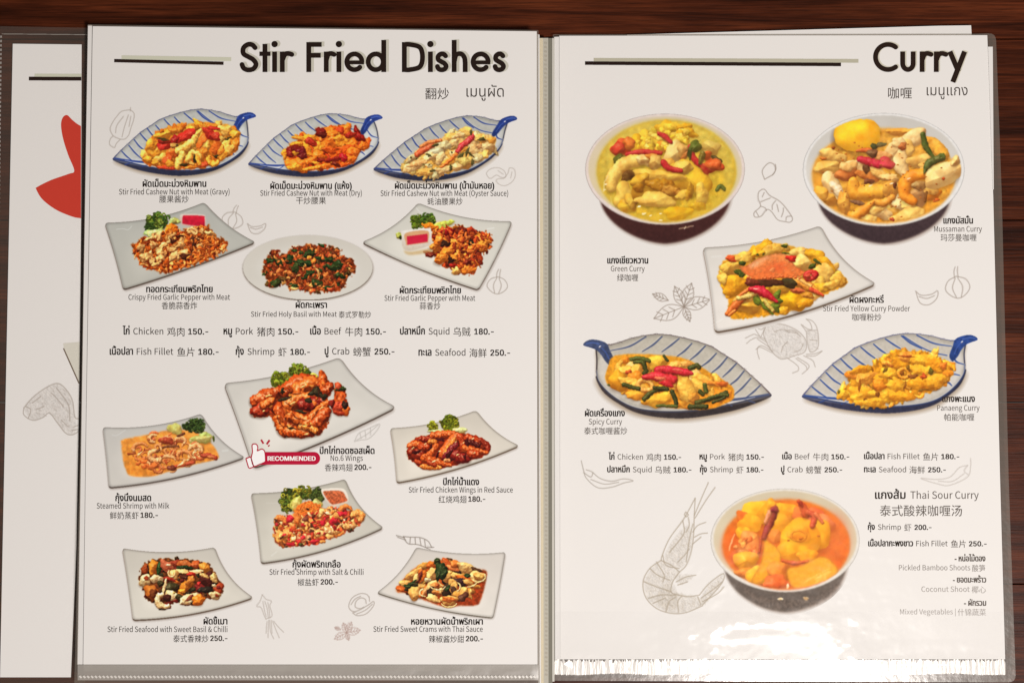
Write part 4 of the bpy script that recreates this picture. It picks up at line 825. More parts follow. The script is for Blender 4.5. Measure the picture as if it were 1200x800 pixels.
def dish_panaeng():
    p = Pic(935, 385, 1152, 492, 5.581, WR); p.calm = 0.7;
    leaf_plate(p, (30, 442), (1175, 66), (596, 553), (192,182,166), (216,208,200), (46,72,136), (54,54,76), pinch=62); p.tf = None
    M = [(258,430),(270,400),(330,370),(350,330),(320,300),(400,250),(480,240),(540,190),(660,145),(800,150),(940,190),(985,250),(1010,300),(950,370),(860,420),(700,470),(560,495),(420,505),(330,480)]
    p.on('curry_pieces'); p.fill(M, (222,152,36), (226,150,32), tex=.2, wob=12)
    Y1, Y2, Y3, K = (236,176,50), (230,156,36), (240,196,90), (130,70,24)
    p.flakes(M, 110, [Y1, Y2, Y3, (216,136,44)], (12, 28), (1, 2.2), rough=.25, lo=.68)
    p.curls(M, 46, [Y1, Y2, (234,166,60)], (22, 42), .5, lo=.68)
    for x, y, rx, ry, r, c in [(290,430,40,30,0,Y1),(380,340,30,80,10,Y1),(350,300,40,30,0,(224,140,50)),(400,270,60,26,-10,Y2),(420,430,90,50,0,Y1),(450,320,70,40,-20,(236,170,70)),(540,330,50,30,0,Y2),(600,290,70,40,0,Y1),(700,190,80,34,0,(226,150,60)),(660,230,60,30,20,Y2),(820,200,80,40,0,Y1),(900,240,70,44,10,Y2),(950,240,26,24,0,(232,130,50)),(980,290,34,20,10,(232,140,40)),(800,270,60,40,0,Y1),(800,360,90,44,10,Y2),(640,370,70,44,0,Y1),(560,430,90,44,0,Y1),(680,440,80,36,0,Y2),(470,480,90,30,0,Y1),(900,340,70,44,0,Y1),(530,370,44,40,30,(226,140,40))]:
        p.b(x, y, rx, ry, r, c, rough=.22, tex=.2, lo=.7, hl=.18)
    p.ring(690,290,34,28,0,12,(232,160,50)); 
    for x, y, rx, ry, r, c in [(680,290,16,14,0,K),(750,310,34,16,0,(140,80,40)),(820,310,20,18,0,(206,80,40)),(870,280,16,24,10,(96,90,34)),(520,430,12,18,0,K),(400,370,8,40,10,(150,80,24)),(600,240,34,8,10,(170,90,40)),(700,370,8,30,10,(150,90,30)),(820,400,40,6,-5,(120,80,30)),(710,180,60,6,5,(170,80,36)),(720,260,12,20,-20,(120,80,30)),(570,270,10,20,40,(110,80,30)),(440,460,14,8,0,(120,70,20)),(270,410,8,16,10,(90,90,40)),(600,320,26,6,20,(160,90,30)),(500,390,30,8,50,(170,90,30))]:
        p.b(x, y, rx, ry, r, c, rough=.3, hl=.05, sh=.15)
    return p.finish(.9,.45,.5, glaze=((232, 164, 44), 0.3))

def dish_sour_curry():
    p = Pic(830, 565, 1014, 721, 5.16, WR); p.calm = 0.35;
    bowl(p, 465, 350, 452, 314, 780, (120,100,88), (96,84,74), (208,190,158), (222,204,170), (226,216,202), (226,112,38), 470, 375, 384, 272, (222,104,44))
    p.fill([(180,600),(300,680),(470,700),(650,690),(800,590),(760,690),(600,760),(460,775),(300,740)], (112,94,82), tex=.3, nscale=5, a=.5, soft=6, setlab=False)
    p.b(435,702,18,6,0,(236,226,196),sh=0,lo=1); p.b(590,700,18,10,0,(170,150,130),sh=0,lo=1)
    clip_ell(p, 465, 345, 432, 296)
    p.on('curry_pieces'); Y1, Y2, Y3 = (246,172,44), (242,156,40), (240,174,74)
    p.ell(470,375,378,266,0,(228,112,36),(224,100,44),soft=8,tex=.1,nscale=16); p.ell(760,330,90,150,0,(226,116,76),soft=22,a=.6); p.ell(150,380,60,100,20,(216,80,40),soft=16,a=.5)
    for x, y, rx, ry, r, c in [(320,180,130,70,5,Y1),(440,200,110,80,0,Y1),(500,180,70,50,0,Y2),(380,130,34,30,60,(240,170,50)),(220,220,60,40,40,(214,100,40)),(250,250,70,60,0,Y1),(210,310,40,50,0,Y1),(560,190,60,50,0,(230,116,60)),(640,210,60,60,20,(228,100,70)),(700,250,60,60,0,(228,120,80)),(420,260,70,70,0,Y1),(660,320,80,100,15,Y1),(560,330,130,105,0,Y1),(550,310,70,50,0,(240,152,44)),(400,320,40,40,0,(228,130,60)),(520,420,110,60,0,(240,160,40)),(600,440,60,40,0,Y2)]:
        p.b(x, y, rx, ry, r, c, rough=.1, tex=.06, lo=.84, hl=.15, sh=.3)
    p.ring(545,320,46,32,0,8,(232,144,44),sh=.1,a=.6); p.b(560,335,14,10,0,(220,120,40),sh=.2); p.b(485,350,8,6,0,(190,90,30),sh=0); p.b(665,322,9,7,0,(190,100,40),sh=0)
    p.b(245,380,72,90,0,(232,130,70),rough=.12,lo=.65); p.flakes([(190,330),(290,320),(300,420),(190,440)], 16, [(226,110,60),(236,150,80)], (10,20), (1,1.5), lo=.7); p.b(230,480,70,70,0,Y1,lo=.7); p.b(220,540,60,30,0,(228,130,40)); p.b(300,560,80,60,-20,Y1,lo=.72)
    p.fill([(330,420),(340,345),(370,360),(430,410),(432,480),(370,560),(300,610),(260,590),(310,500)], (250,182,56), (246,168,44), tex=.05, soft=1.5, dark=10)
    p.b(430,540,60,80,10,(228,130,50),lo=.7,hl=.1); p.b(410,600,80,40,0,(220,96,50),lo=.75); p.dab([(450,470),(520,486),(600,474)], [10,13,9], (206,84,50), sh=.2)
    p.fill([(480,520),(560,500),(690,445),(780,515),(760,560),(640,630),(520,635),(485,590)], (250,182,60), (250,174,54), tex=.04, soft=2, dark=10); p.b(690,570,60,18,-30,(246,206,120),sh=0,lo=.95,a=.5); p.b(660,560,90,10,-28,(244,190,90),sh=0,lo=.95,a=.4)
    p.on('purple_onion'); p.dab([(400,165),(370,240),(335,330)], [26,26,16], (150,50,60), hl=.3); p.dab([(370,180),(345,240)], [16,12], (226,150,130), hl=.3); p.b(405,165,22,20,0,(120,34,60)); p.dab([(315,340),(310,420)], [10,6], (190,70,50))
    p.on('shrimp_tail'); p.dab([(545,110),(575,150),(590,190)], [10,22,26], (206,70,44)); p.dab([(600,180),(640,200),(630,260)], [18,20,18], (206,80,60)); p.dab([(650,190),(690,240)], [14,10], (222,110,80)); p.b(560,130,10,24,-30,(150,40,34))
    p.on('curry_pieces'); p.line([(125,410),(135,370),(158,312)], [6,12,5], (246,206,170), .85); p.b(165,390,14,14,0,(240,150,90),sh=0); p.b(480,625,8,16,0,(250,236,220),sh=0,lo=1)
    return p.finish(1.3,.2,.2, glaze=((240, 152, 48), 0.45), sharp=.25)

DISHES = dict(cashew_gravy=dish_cashew_gravy, cashew_dry=dish_cashew_dry, cashew_oyster=dish_cashew_oyster, crispy_garlic=dish_crispy_garlic, holy_basil=dish_holy_basil, fried_garlic=dish_fried_garlic, six_wings=dish_six_wings, milk_shrimp=dish_milk_shrimp, red_wings=dish_red_wings, salt_chilli=dish_salt_chilli_shrimp, seafood=dish_drunken_seafood, clams=dish_sweet_clams,
  green=dish_green_curry, mussaman=dish_mussaman, crab=dish_yellow_crab, spicy=dish_spicy_curry, panaeng=dish_panaeng, sour=dish_sour_curry)
# ---------------------------------------------------------------- the table: dark planks with narrow open joints
V, F = [], []
joints = [-120, 46, 258, 471, 684, 900, 1110]
for a, b in zip(joints[:-1], joints[1:]):
    ya, yb = U(600, a, 0)[1] - .0003, U(600, b, 0)[1] + .0003; x0, x1, z1, z0, c = -.55, .55, 0., -.02, .00015
    n = len(V)
    V += [(x0, yb + c, z1), (x1, yb + c, z1), (x1, ya - c, z1), (x0, ya - c, z1), (x0, yb, z1 - c), (x1, yb, z1 - c), (x1, ya, z1 - c), (x0, ya, z1 - c), (x0, yb, z0), (x1, yb, z0), (x1, ya, z0), (x0, ya, z0)]
    F += [tuple(n + i for i in f) for f in ((0, 1, 2, 3), (0, 4, 5, 1), (2, 6, 7, 3), (4, 8, 9, 5), (6, 10, 11, 7), (8, 11, 10, 9), (0, 3, 7, 11, 8, 4), (1, 5, 9, 10, 6, 2))]
tag(mesh_obj('table_top', V, F, M_WOOD), 'dark reddish brown plank table top under the menu', 'table top', kind='structure')

# ---------------------------------------------------------------- scan-converted lettering and flat shapes
def spans_of(polys, step=.125, grow=0., vgrow=0):
    """fill closed outlines by the non-zero rule, row by row: a list of (row, left, right)"""
    E = []
    for P in polys:
        P = np.asarray(P, float); Q = np.roll(P, -1, 0); E.append(np.hstack([P, Q]))
    E = np.vstack(E); E = E[np.abs(E[:, 1] - E[:, 3]) > 1e-9]
    r0, r1 = int(math.floor(E[:, [1, 3]].min() / step)) - vgrow, int(math.ceil(E[:, [1, 3]].max() / step)) + vgrow
    rows = {}
    for r in range(r0 + vgrow, r1 - vgrow + 1):
        y = (r + .5) * step
        m = (E[:, 1] > y) != (E[:, 3] > y); e = E[m]
        if not len(e): continue
        x = e[:, 0] + (y - e[:, 1]) / (e[:, 3] - e[:, 1]) * (e[:, 2] - e[:, 0]); d = np.where(e[:, 3] > e[:, 1], 1, -1)
        k = np.argsort(x); w = 0; out = []
        for i in k:
            if w == 0: st = x[i]
            w += d[i]
            if w == 0 and x[i] + grow > st - grow: out.append([st - grow, x[i] + grow])
        rows[r] = out
    if vgrow or grow > 0:
        new = {}
        for r in range(r0, r1 + 1):
            s = sorted(sum((rows.get(r + k, []) for k in range(-vgrow, vgrow + 1)), [])); o = []
            for a, b in s:
                if o and a <= o[-1][1]: o[-1][1] = max(o[-1][1], b)
                else: o.append([a, b])
            new[r] = o
        rows = new
    return [(r, a, b) for r, l in rows.items() for a, b in l]

class Inkwell:
    """collects spans, then links them as one flat mesh on a page"""
    def __init__(s, step=.125): s.step, s.sp = step, []
    def add(s, polys, grow=0., vgrow=0): s.sp += spans_of(polys, s.step, grow, vgrow)
    def build(s, name, mat, parent, z, bx=0.):
        A = np.array(s.sp, float); n = len(A); y0, y1 = A[:, 0] * s.step, (A[:, 0] + 1) * s.step
        px = np.stack([A[:, 1], A[:, 2], A[:, 2], A[:, 1]], 1).ravel(); py = np.stack([y1, y1, y0, y0], 1).ravel()
        return quads_obj(name, U(px, py, z, bx), np.arange(4 * n).reshape(n, 4), mat, parent)

_fp = os.path.join(bpy.utils.resource_path('LOCAL'), 'datafiles', 'fonts')
def _font(n):
    try: return bpy.data.fonts.load(os.path.join(_fp, n))
    except Exception: return None
F_TEXT, F_BOLD = _font('Noto Sans CJK Regular.woff2'), _font('Inter.woff2')
_cache = {}
DESK = bpy.data.scenes.new('lettering')      # a spare scene to take letter outlines from; removed at the end
def glyphs(text, font):
    """closed outlines of a line of lettering at size 1 (y up)"""
    key = (text, font.name if font else '')
    if key in _cache: return _cache[key]
    c = bpy.data.curves.new('lettering', 'FONT'); c.body = text; c.size = 1.
    if font: c.font = font
    o = bpy.data.objects.new('lettering', c); DESK.collection.objects.link(o)
    vl = DESK.view_layers[0]; vl.update(); dg = vl.depsgraph; k = o.evaluated_get(dg).to_curve(dg); out = []
    for sp in k.splines:
        b = sp.bezier_points; n = len(b)
        if n < 2: continue
        pts = []
        for i in range(n):
            p0, h0, h1, p1 = (np.array(v[:2]) for v in (b[i].co, b[i].handle_right, b[(i + 1) % n].handle_left, b[(i + 1) % n].co))
            for t in (0, .25, .5, .75): pts.append((1-t)**3*p0 + 3*(1-t)**2*t*h0 + 3*(1-t)*t*t*h1 + t**3*p1)
        out.append(np.array(pts))
    bpy.data.objects.remove(o); bpy.data.curves.remove(c)
    _cache[key] = out
    return out
def height_of(ch, font):
    g = np.vstack(glyphs(ch, font)); return g[:, 1].max() - g[:, 1].min()
KIND = {'th': ('ท', None, .30, 1), 'tl': ('ท', None, -.05, 0), 'en': ('H', F_TEXT, .02, 0), 'eh': ('H', F_TEXT, .02, 0), 'zh': ('田', F_TEXT, 0., 0), 'pr': ('0', F_BOLD, .3, 1), 'wb': ('H', F_BOLD, .3, 1)}

def set_line(well, x0, x1, base, runs, gap=2.6):
    """runs of (kind, text, height) set side by side and fitted between x0 and x1"""
    parts, x = [], 0.
    for kind, text, h in runs:
        ref, font, grow, vg = KIND[kind]
        s = h / height_of(ref, font)
        G = [g * s for g in glyphs(text, font)]; A = np.vstack(G); lo, hi = A[:, 0].min(), A[:, 0].max()
        dy = h * .12 if kind == 'zh' else 0.
        parts.append(([g - [lo - x, 0] for g in G], grow, vg, dy)); x += hi - lo + gap
    k = (x1 - x0) / (x - gap)
    for G, grow, vg, dy in parts:
        well.add([np.stack([x0 + g[:, 0] * k, base + dy - g[:, 1]], 1) for g in G], grow, vg)

def bar(x0, y0, x1, y1, w):
    """a stroke with square ends, wound one way"""
    d = np.array([x1 - x0, y1 - y0], float); d /= np.hypot(*d); n = np.array([-d[1], d[0]]) * w / 2; a, b = np.array([x0, y0]), np.array([x1, y1])
    return np.array([a + n, b + n, b - n, a - n])
def dot(x, y, r, n=16):
    A = np.linspace(0, 2 * math.pi, n, endpoint=False)[::-1]; return np.stack([x + r * np.cos(A), y + r * np.sin(A)], 1)
def sweep(pts, w, closed=False, round_ends=False):
    P = smooth_line(pts, closed, 10) if len(pts) > 2 else np.asarray(pts, float)
    if closed: P = np.vstack([P, P[:1]])
    out = [bar(*P[i], *P[i + 1], w) for i in range(len(P) - 1) if np.hypot(*(P[i + 1] - P[i])) > 1e-6]
    out += [dot(x, y, w / 2, 14) for x, y in (P if round_ends else P[1:-1])]
    return out
def ov(cx, cy, rx, ry, a0, a1, w, n=26):
    A = np.radians(np.linspace(a0, a1, n)); return sweep(np.stack([cx + rx * np.cos(A), cy - ry * np.sin(A)], 1), w)

# the display face of the page headings: circles and bars of one weight
def letter(ch, x0, x1, yb, cap, w):
    xh = cap * .685; h = w / 2; W = x1 - x0; cx = (x0 + x1) / 2; yt = yb - cap; ym = yb - xh
    S = []
    if ch in 'Ss':
        H = cap if ch == 'S' else xh
        t = lambda u, v: (x0 + h + u * (W - w), yb - h - v * (H - w))
        S = sweep([t(.93, .86), t(.72, .985), t(.42, 1.), t(.13, .86), t(.13, .64), t(.45, .515), t(.78, .40), t(.97, .22), t(.80, .04), t(.45, -.01), t(.15, .06), t(.02, .22)], w)
    elif ch == 't': S = [bar(cx, yb, cx, yt + cap * .06, w), bar(x0, ym + h * .9, x1, ym + h * .9, w * .9)]
    elif ch == 'i': S = [bar(cx, yb, cx, ym, w), dot(cx, yt + w * .42, w * .66)]
    elif ch == 'r': S = [bar(x0 + h, yb, x0 + h, ym, w)] + sweep([(x0 + h, ym + xh * .42), (x0 + W * .4, ym + h * 1.3), (x0 + W * .66, ym + h * .8), (x1, ym + h * 1.25)], w)
    elif ch == 'F': S = [bar(x0 + h, yb, x0 + h, yt, w), bar(x0, yt + h, x1, yt + h, w), bar(x0, yt + cap * .44, x1 - W * .06, yt + cap * .44, w)]
    elif ch == 'e': S = ov(cx, yb - xh / 2, W / 2 - h, xh / 2 - h, 2, 318, w) + [bar(x0 + h, yb - xh * .47, x1 - h * .1, yb - xh * .47, w * .82)]
    elif ch == 'd': S = ov(cx - h * .2, yb - xh / 2, W / 2 - h, xh / 2 - h, 0, 360, w) + [bar(x1 - h, yb, x1 - h, yt - cap * .07, w)]
    elif ch == 'D': S = [bar(x0 + h, yb, x0 + h, yt, w)] + sweep([(x0 + h, yt + h), (x0 + W * .35, yt + h), (x0 + W * .78, yt + cap * .18), (x1 - h, yb - cap / 2), (x0 + W * .78, yb - cap * .18), (x0 + W * .35, yb - h), (x0 + h, yb - h)], w)
    elif ch == 'h': S = [bar(x0 + h, yb, x0 + h, yt - cap * .07, w)] + sweep([(x0 + h, ym + xh * .5), (x0 + W * .28, ym + h * 1.35), (x0 + W * .6, ym + h), (x1 - h * 1.3, ym + xh * .3), (x1 - h, ym + xh * .55)], w) + [bar(x1 - h, ym + xh * .5, x1 - h, yb, w)]
    elif ch == 'C': S = ov(x0 + cap * .5, yb - cap / 2, cap / 2 - h, cap / 2 - h, 52, 308, w, 40)
    elif ch == 'u': S = [bar(x0 + h, ym, x0 + h, yb - xh * .4, w), bar(x1 - h, ym, x1 - h, yb - xh * .4, w)] + ov(cx, yb - xh * .42, W / 2 - h, xh * .42 - h, 180, 360, w)
    elif ch == 'y': S = [bar(x1 - h * 1.1, ym, x0 + W * .28, yb + cap * .34, w * 1.05), bar(x0 + h * 1.1, ym, cx + W * .06, yb - xh * .02, w * 1.05)]
    return S

# ---------------------------------------------------------------- pages
ZS, BS = .0135, .0175           # the raised left-hand page: height at mid-spread and its slope towards the spine
ZC, ZL = .0036, .0022
mm = .001
def page(name, label, loc):
    e = bpy.data.objects.new(name, None); COL.objects.link(e); e.empty_display_size = .02
    # the Empty stays at the origin of the table so that its parts keep their places
    return tag(e, label, 'menu page', 'sleeved menu pages')
P_DISH = page('menu_page', 'Stir Fried Dishes page with twelve plated dishes, raised on the page stack', None)
P_CURRY = page('menu_page', 'Curry page with three bowls and a crab plate, beside bare wood', None)
P_BACK = page('menu_page', 'mostly covered page with a cut-off red petal shape and a chicken wing sketch', None)

def ring_pts(c, r=0, n=5):
    """corner list [(x, y, radius)] -> outline with rounded corners"""
    out = []; C4 = [np.array(p[:2], float) for p in c]
    for i, p in enumerate(c):
        a, b, d = C4[i - 1], C4[i], C4[(i + 1) % len(c)]; R = p[2] if len(p) > 2 else r
        e0, e1 = (a - b) / np.hypot(*(a - b)), (d - b) / np.hypot(*(d - b))
        for t in np.linspace(0, 1, n): out.append((1-t)**2*(b + e0*R) + 2*t*(1-t)*b + t*t*(b + e1*R))
    return np.array(out)

def pages_below():
    # a short pile of other sleeved pages lifts the left-hand page
    e = slab('page_stack', [(112, 40), (626, 42), (627, 786), (98, 786)], ZS - .0011, .0012, M_EDGE, None, BS)
    me = e.data; n = 4
    for v in list(me.vertices)[n:]: v.co.z = .0004            # the pile stands on the table
    tag(e, 'pile of more menu pages hidden beneath the raised Stir Fried Dishes page', 'page pile')
    s = slab('paper_sheet', [(735, 41), (1100, 30.5), (1138, 30), (1139, 47), (735, 47)], ZC - .0006, .0004, M_EDGE)
    tag(s, 'blank white sheet poking out above the top edge of the Curry page', 'paper sheet')
    s = slab('paper_sheet', [(1157.9, 55), (1163.4, 55), (1164.6, 222), (1163.4, 222)], ZC + .0003, .0024, M_EDGE)
    tag(s, 'narrow white sheet peeking out right of the Curry page', 'paper sheet')
pages_below()

# left-hand page at the back
slab('printed_sheet', [(15, 51.5), (95.6, 52.4), (95, 260), (93, 440), (89.5, 640), (83, 793), (0, 793)], ZL, .0003, M_PAPER, P_BACK)
frame_slab('plastic_sleeve', ring_pts([(-1, 31), (114, 33), (113, 260), (111, 440), (106, 640), (99, 806), (-16, 806)], .5), ring_pts([(14.8, 51.2), (95.8, 52.2), (95.2, 260), (93.2, 440), (89.7, 640), (83.2, 793.3), (-.2, 793.3)], .1), ZL + .00005, .00012, M_FILM_DARK, P_BACK)
w = Inkwell(.25)
for i in range(150): w.add([bar(1.2 - i * .105 * .6, 42 + i * 5.1, 1.2 - i * .105 * .6, 44.6 + i * 5.1, 2.)])
w.add([sweep([(2, 40), (112, 41)], .7)[0]])
w.build('weld_seam', M_SEAM, P_BACK, ZL + .0002)

# the Curry page
slab('printed_sheet', [(655.5, 42.2), (1157, 41.5), (1164, 230), (1172, 560), (1178, 772), (656.5, 772)], ZC, .0003, M_PAPER, P_CURRY)
slab('backing_sheet', [(649.5, 43.5), (655.2, 43.3), (656.4, 788), (650.5, 788)], ZC - .0001, .0003, M_EDGE, P_CURRY)
frame_slab('plastic_sleeve', ring_pts([(648, 40.6, 1), (1140, 39.9, .1), (1167, 39, 9), (1174, 230, .1), (1182, 560, .1), (1190.5, 799, 9), (648, 797, 1)]), ring_pts([(649, 42, .1), (1140, 41.3, .1), (1157.4, 41.3, .1), (1164.4, 230, .1), (1172.4, 560, .1), (1178.4, 772.5, .1), (649, 772.5, .1)]), ZC + .00005, .00012, M_FILM, P_CURRY)
slab('binding_strip', [(627, 45), (636.2, 44.8), (637, 801), (629, 801)], .0085, .004, ink((206, 190, 160), WR), P_CURRY)
slab('shaded_binding_edge', [(636, 44.8), (642.4, 44.7), (642.8, 801), (636.8, 801)], .0080, .003, ink((180, 172, 156), WR), P_CURRY)
slab('shaded_binding_edge', [(642.2, 45), (647.2, 45), (646.6, 420), (647.4, 801), (642.6, 801), (642, 420)], .0042, .0006, ink((124, 118, 104), WR), P_CURRY)  # darker ink paints the shade in the hollow of the binding
slab('shaded_binding_edge', [(647, 45), (649.8, 45), (649.8, 798), (647.2, 798), (646.4, 420)], .0046, .0006, ink((196, 188, 174), WR), P_CURRY)  # paler ink paints the light caught along the binding
w = Inkwell(.25)
for i in range(146): w.add([bar(638.0 + i * .006, 50 + i * 5.1, 640.8 + i * .006, 50.9 + i * 5.1, 2.3)])
w.build('weld_seam', ink((168, 158, 141), WR), P_CURRY, .0081)

def crinkle(name, x0, x1, y0, y1, z, amp, nx, ny, mat, parent, bx=0., seed=3, lift=None):
    X, Y = np.meshgrid(np.linspace(x0, x1, nx), np.linspace(y0, y1, ny))
    P = U(X, Y, z, bx)
    t = (Y - y0) / (y1 - y0)
    h = vnoise(X / 40, Y / 16, seed) * .6 + vnoise(X / 12, Y / 8, seed + 1) * .22 + vnoise(X / 5, Y / 4, seed + 2) * .06
    env = np.clip((t - (.42 if lift is not None else 0)) * 2.4, 0, 1) ** 1.3 * np.clip((1 - t) * 5, 0, 1) * np.clip((X - x0) / 8, 0, 1) * np.clip((x1 - X) / 8, 0, 1)
    P[..., 2] += amp * h * env
    if lift is not None: P[..., 2] += lift(X, Y)
    idx = np.arange(nx * ny).reshape(ny, nx)
    Q = np.stack([idx[1:, :-1], idx[1:, 1:], idx[:-1, 1:], idx[:-1, :-1]], -1).reshape(-1, 4)
    o = quads_obj(name, P.reshape(-1, 3), Q, mat, parent)
    o.data.polygons.foreach_set('use_smooth', np.ones(len(Q), bool))
    return o
def bulge(X, Y):      # the film stands off the paper in a low arch where the page was slipped in
    d = np.hypot((X - 905) / 115, (Y - 782) / 62)
    n = .25 + 1.1 * vnoise(X / 26, Y / 20, 12) * (1.2 - .6 * np.clip((X - 800) / 220, 0, 1))
    return .0010 * n * np.exp(-((d - .95) / .36) ** 2) + .00012 * vnoise(X / 6, Y / 5, 33) * np.exp(-((d - .95) / .3) ** 2) * np.clip((Y - 712) / 12, 0, 1) * np.clip((794 - Y) / 10, 0, 1)
crinkle('crinkled_film', 652, 1181, 716, 793, ZC + .0002, .0016, 420, 80, M_WRINKLE, P_CURRY, lift=bulge)
# the heat-sealed foot of the sleeve: a milky band, whitened in place of glare, that ends in small uneven teeth
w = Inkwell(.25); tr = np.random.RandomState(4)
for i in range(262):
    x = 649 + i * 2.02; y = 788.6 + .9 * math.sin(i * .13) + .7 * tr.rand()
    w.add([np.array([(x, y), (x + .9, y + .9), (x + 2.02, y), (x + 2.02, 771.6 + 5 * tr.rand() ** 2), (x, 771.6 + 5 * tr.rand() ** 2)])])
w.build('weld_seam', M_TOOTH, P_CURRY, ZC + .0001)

# the Stir Fried Dishes page
slab('printed_sheet', [(108.6, 31), (629, 37), (630, 778), (97.5, 778), (101, 500)], ZS, .0003, M_PAPER, P_DISH, BS)
slab('sleeve_edge', [(103.2, 29.6), (107.8, 29.7), (100.4, 500), (96.8, 778), (90.2, 778), (95.2, 500)], ZS - .0001, .0005, M_EDGE, P_DISH, BS)
frame_slab('plastic_sleeve', ring_pts([(102.6, 29, 1), (631, 35.6, 1), (632.6, 804, 1), (87, 804, 1), (94.6, 500, .1)]), ring_pts([(103, 30.6, .1), (629.4, 36.8, .1), (630.3, 778.2, .1), (91, 778.2, .1), (95.6, 500, .1)]), ZS + .00005, .00012, M_FILM, P_DISH, BS)
slab('sleeve_edge', [(629.2, 40), (632.2, 41), (634, 803), (630.6, 803)], ZS - .0003, .003, M_EDGE, P_DISH, BS)  # white strip stands in for the highlight along the sleeve's edge
crinkle('crinkled_film', 91, 631, 778.5, 796.5, ZS + .0002, .0006, 240, 16, M_SEAM, P_DISH, BS, seed=9)
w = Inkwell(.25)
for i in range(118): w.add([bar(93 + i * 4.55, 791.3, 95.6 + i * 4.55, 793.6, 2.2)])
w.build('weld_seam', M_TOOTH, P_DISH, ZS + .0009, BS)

# ---------------------------------------------------------------- printed dishes
def lay(pic, name, label, parent, z, bx=0., rename=None, thresh=None):
    """link a finished picture as flat meshes: its plain ground as the part, what lies on the plate as sub-parts"""
    alb = lin(np.clip(pic.col, 0, 255)) / lin(pic.white) * PAPER
    root = None
    for i, nm in enumerate(pic.names):
        if i == 0: continue
        ys, xs = np.nonzero(pic.lab == i)
        if not len(ys): continue
        W1 = pic.W + 1
        q = np.stack([(ys + 1) * W1 + xs, (ys + 1) * W1 + xs + 1, ys * W1 + xs + 1, ys * W1 + xs], 1)
        u, inv = np.unique(q.ravel(), return_inverse=True)
        px, py = pic.x0 + (u % W1) / pic.S, pic.y0 + (u // W1) / pic.S
        o = quads_obj(name if root is None else nm, U(px, py, z, bx), inv.reshape(-1, 4), M_PRINT, parent if root is None else root, np.clip(alb[ys, xs], .003, .95))
        if root is None:
            root = o
            if label: o['label'] = label
    return root

for key, nm, label in (
    ('cashew_gravy', 'leaf_dish_picture', 'leaf dish of cashew stir fry in orange gravy'), ('cashew_dry', 'leaf_dish_picture', 'leaf dish of dry red cashew stir fry'), ('cashew_oyster', 'leaf_dish_picture', 'leaf dish of pale cashew stir fry'),
    ('crispy_garlic', 'square_plate_picture', 'plate of crispy garlic meat with red sauce at the back'), ('holy_basil', 'oval_plate_picture', 'oval plate of minced meat with basil'), ('fried_garlic', 'square_plate_picture', 'plate of garlic pepper meat with a white sauce cup'),
    ('milk_shrimp', 'square_plate_picture', 'plate of shrimp in orange milk sauce'), ('six_wings', 'square_plate_picture', 'large plate of fried chicken wings'), ('red_wings', 'square_plate_picture', 'plate of chicken wings in red sauce'),
    ('salt_chilli', 'square_plate_picture', 'plate of salt and chilli shrimp with a dip bowl'), ('seafood', 'square_plate_picture', 'plate of mixed seafood with basil'), ('clams', 'square_plate_picture', 'plate of clams in brown sauce')):
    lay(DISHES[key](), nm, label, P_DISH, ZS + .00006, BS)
for key, nm, label in (
    ('green', 'curry_bowl_picture', 'bowl of yellow green curry'), ('mussaman', 'curry_bowl_picture', 'bowl of curry with potato and cashews'), ('crab', 'square_plate_picture', 'plate of yellow curry with an orange crab shell'),
    ('spicy', 'leaf_dish_picture', 'leaf dish of spicy curry with green beans'), ('panaeng', 'leaf_dish_picture', 'leaf dish of thick yellow curry'), ('sour', 'curry_bowl_picture', 'bowl of orange sour curry')):
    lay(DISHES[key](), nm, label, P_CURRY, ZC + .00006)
w = Inkwell(); w.add([np.array([(74, 402), (93.3, 400.5), (93, 450), (92, 448), (75, 409)])[::-1]]); w.build('plate_picture', ink((190, 178, 160), WL), P_BACK, ZL + .00005)
w = Inkwell(); w.add(sweep([(74.4, 408), (92.6, 449)], 1.5)); w.build('plate_rim', ink((104, 86, 70), WL), P_BACK, ZL + .00008)
w = Inkwell(); petal = smooth_line([(96, 148.5), (90, 145), (84, 140), (78.5, 135), (73.5, 138), (71.5, 147), (74, 163), (80, 182), (87, 200), (80, 204), (60, 211), (44, 219), (42.5, 222), (50, 234), (66, 246), (85, 254), (96, 256)], False, 6)
petal = petal[petal[:, 0] <= 94.9]; w.add([np.vstack([[(94.9, 147.9)], petal, [(94.9, 255.8)]])]); w.build('red_petal_shape', ink((170, 50, 36), (196, 184, 172)), P_BACK, ZL + .00006)

# ---------------------------------------------------------------- pencil sketches
def sketch(name, x0, y0, x1, y1, org, zoom, lines, parent, z, bx=0., white=WL, col=(142, 126, 112), w=1.0, a=.75, ghost=2, fills=()):
    a *= .72
    p = Pic(x0, y0, x1, y1, 1., white, 3.)
    for L in fills: p.fill(np.asarray(L, float) / zoom + np.array(org) - [x0, y0], col, soft=3, a=.16, tex=.5, nscale=3, setlab=False)
    for L in fills:
        def hatch(x, y, r):
            t = .9 + .5 * r.randn(); q = (1.2 + 1.8 * r.rand()); p.line([(x - q * math.cos(t), y - q * math.sin(t)), (x + q * math.cos(t), y + q * math.sin(t))], .6, col, a * .55 * r.rand(), False, setlab=False)
        Q = np.asarray(L, float) / zoom + np.array(org) - [x0, y0]; p.scatter(Q, int(6 + np.ptp(Q[:, 0]) * np.ptp(Q[:, 1]) / 9), hatch)
    for L in lines:
        P = np.asarray(L, float) / zoom + np.array(org) - [x0, y0]
        p.line(P, w, col, a, setlab=False)
        for g in range(ghost): p.line(P + p.rng.randn(*P.shape) * .55, w * .55, col, a * .45, setlab=False)
    p.names.append('sketch'); p.col = blur(p.col, .9); p.lab = np.where(np.abs(p.col - p.white).max(-1) > 5, 1, 0).astype(np.int16)
    return lay(p, name, None, parent, z, bx)
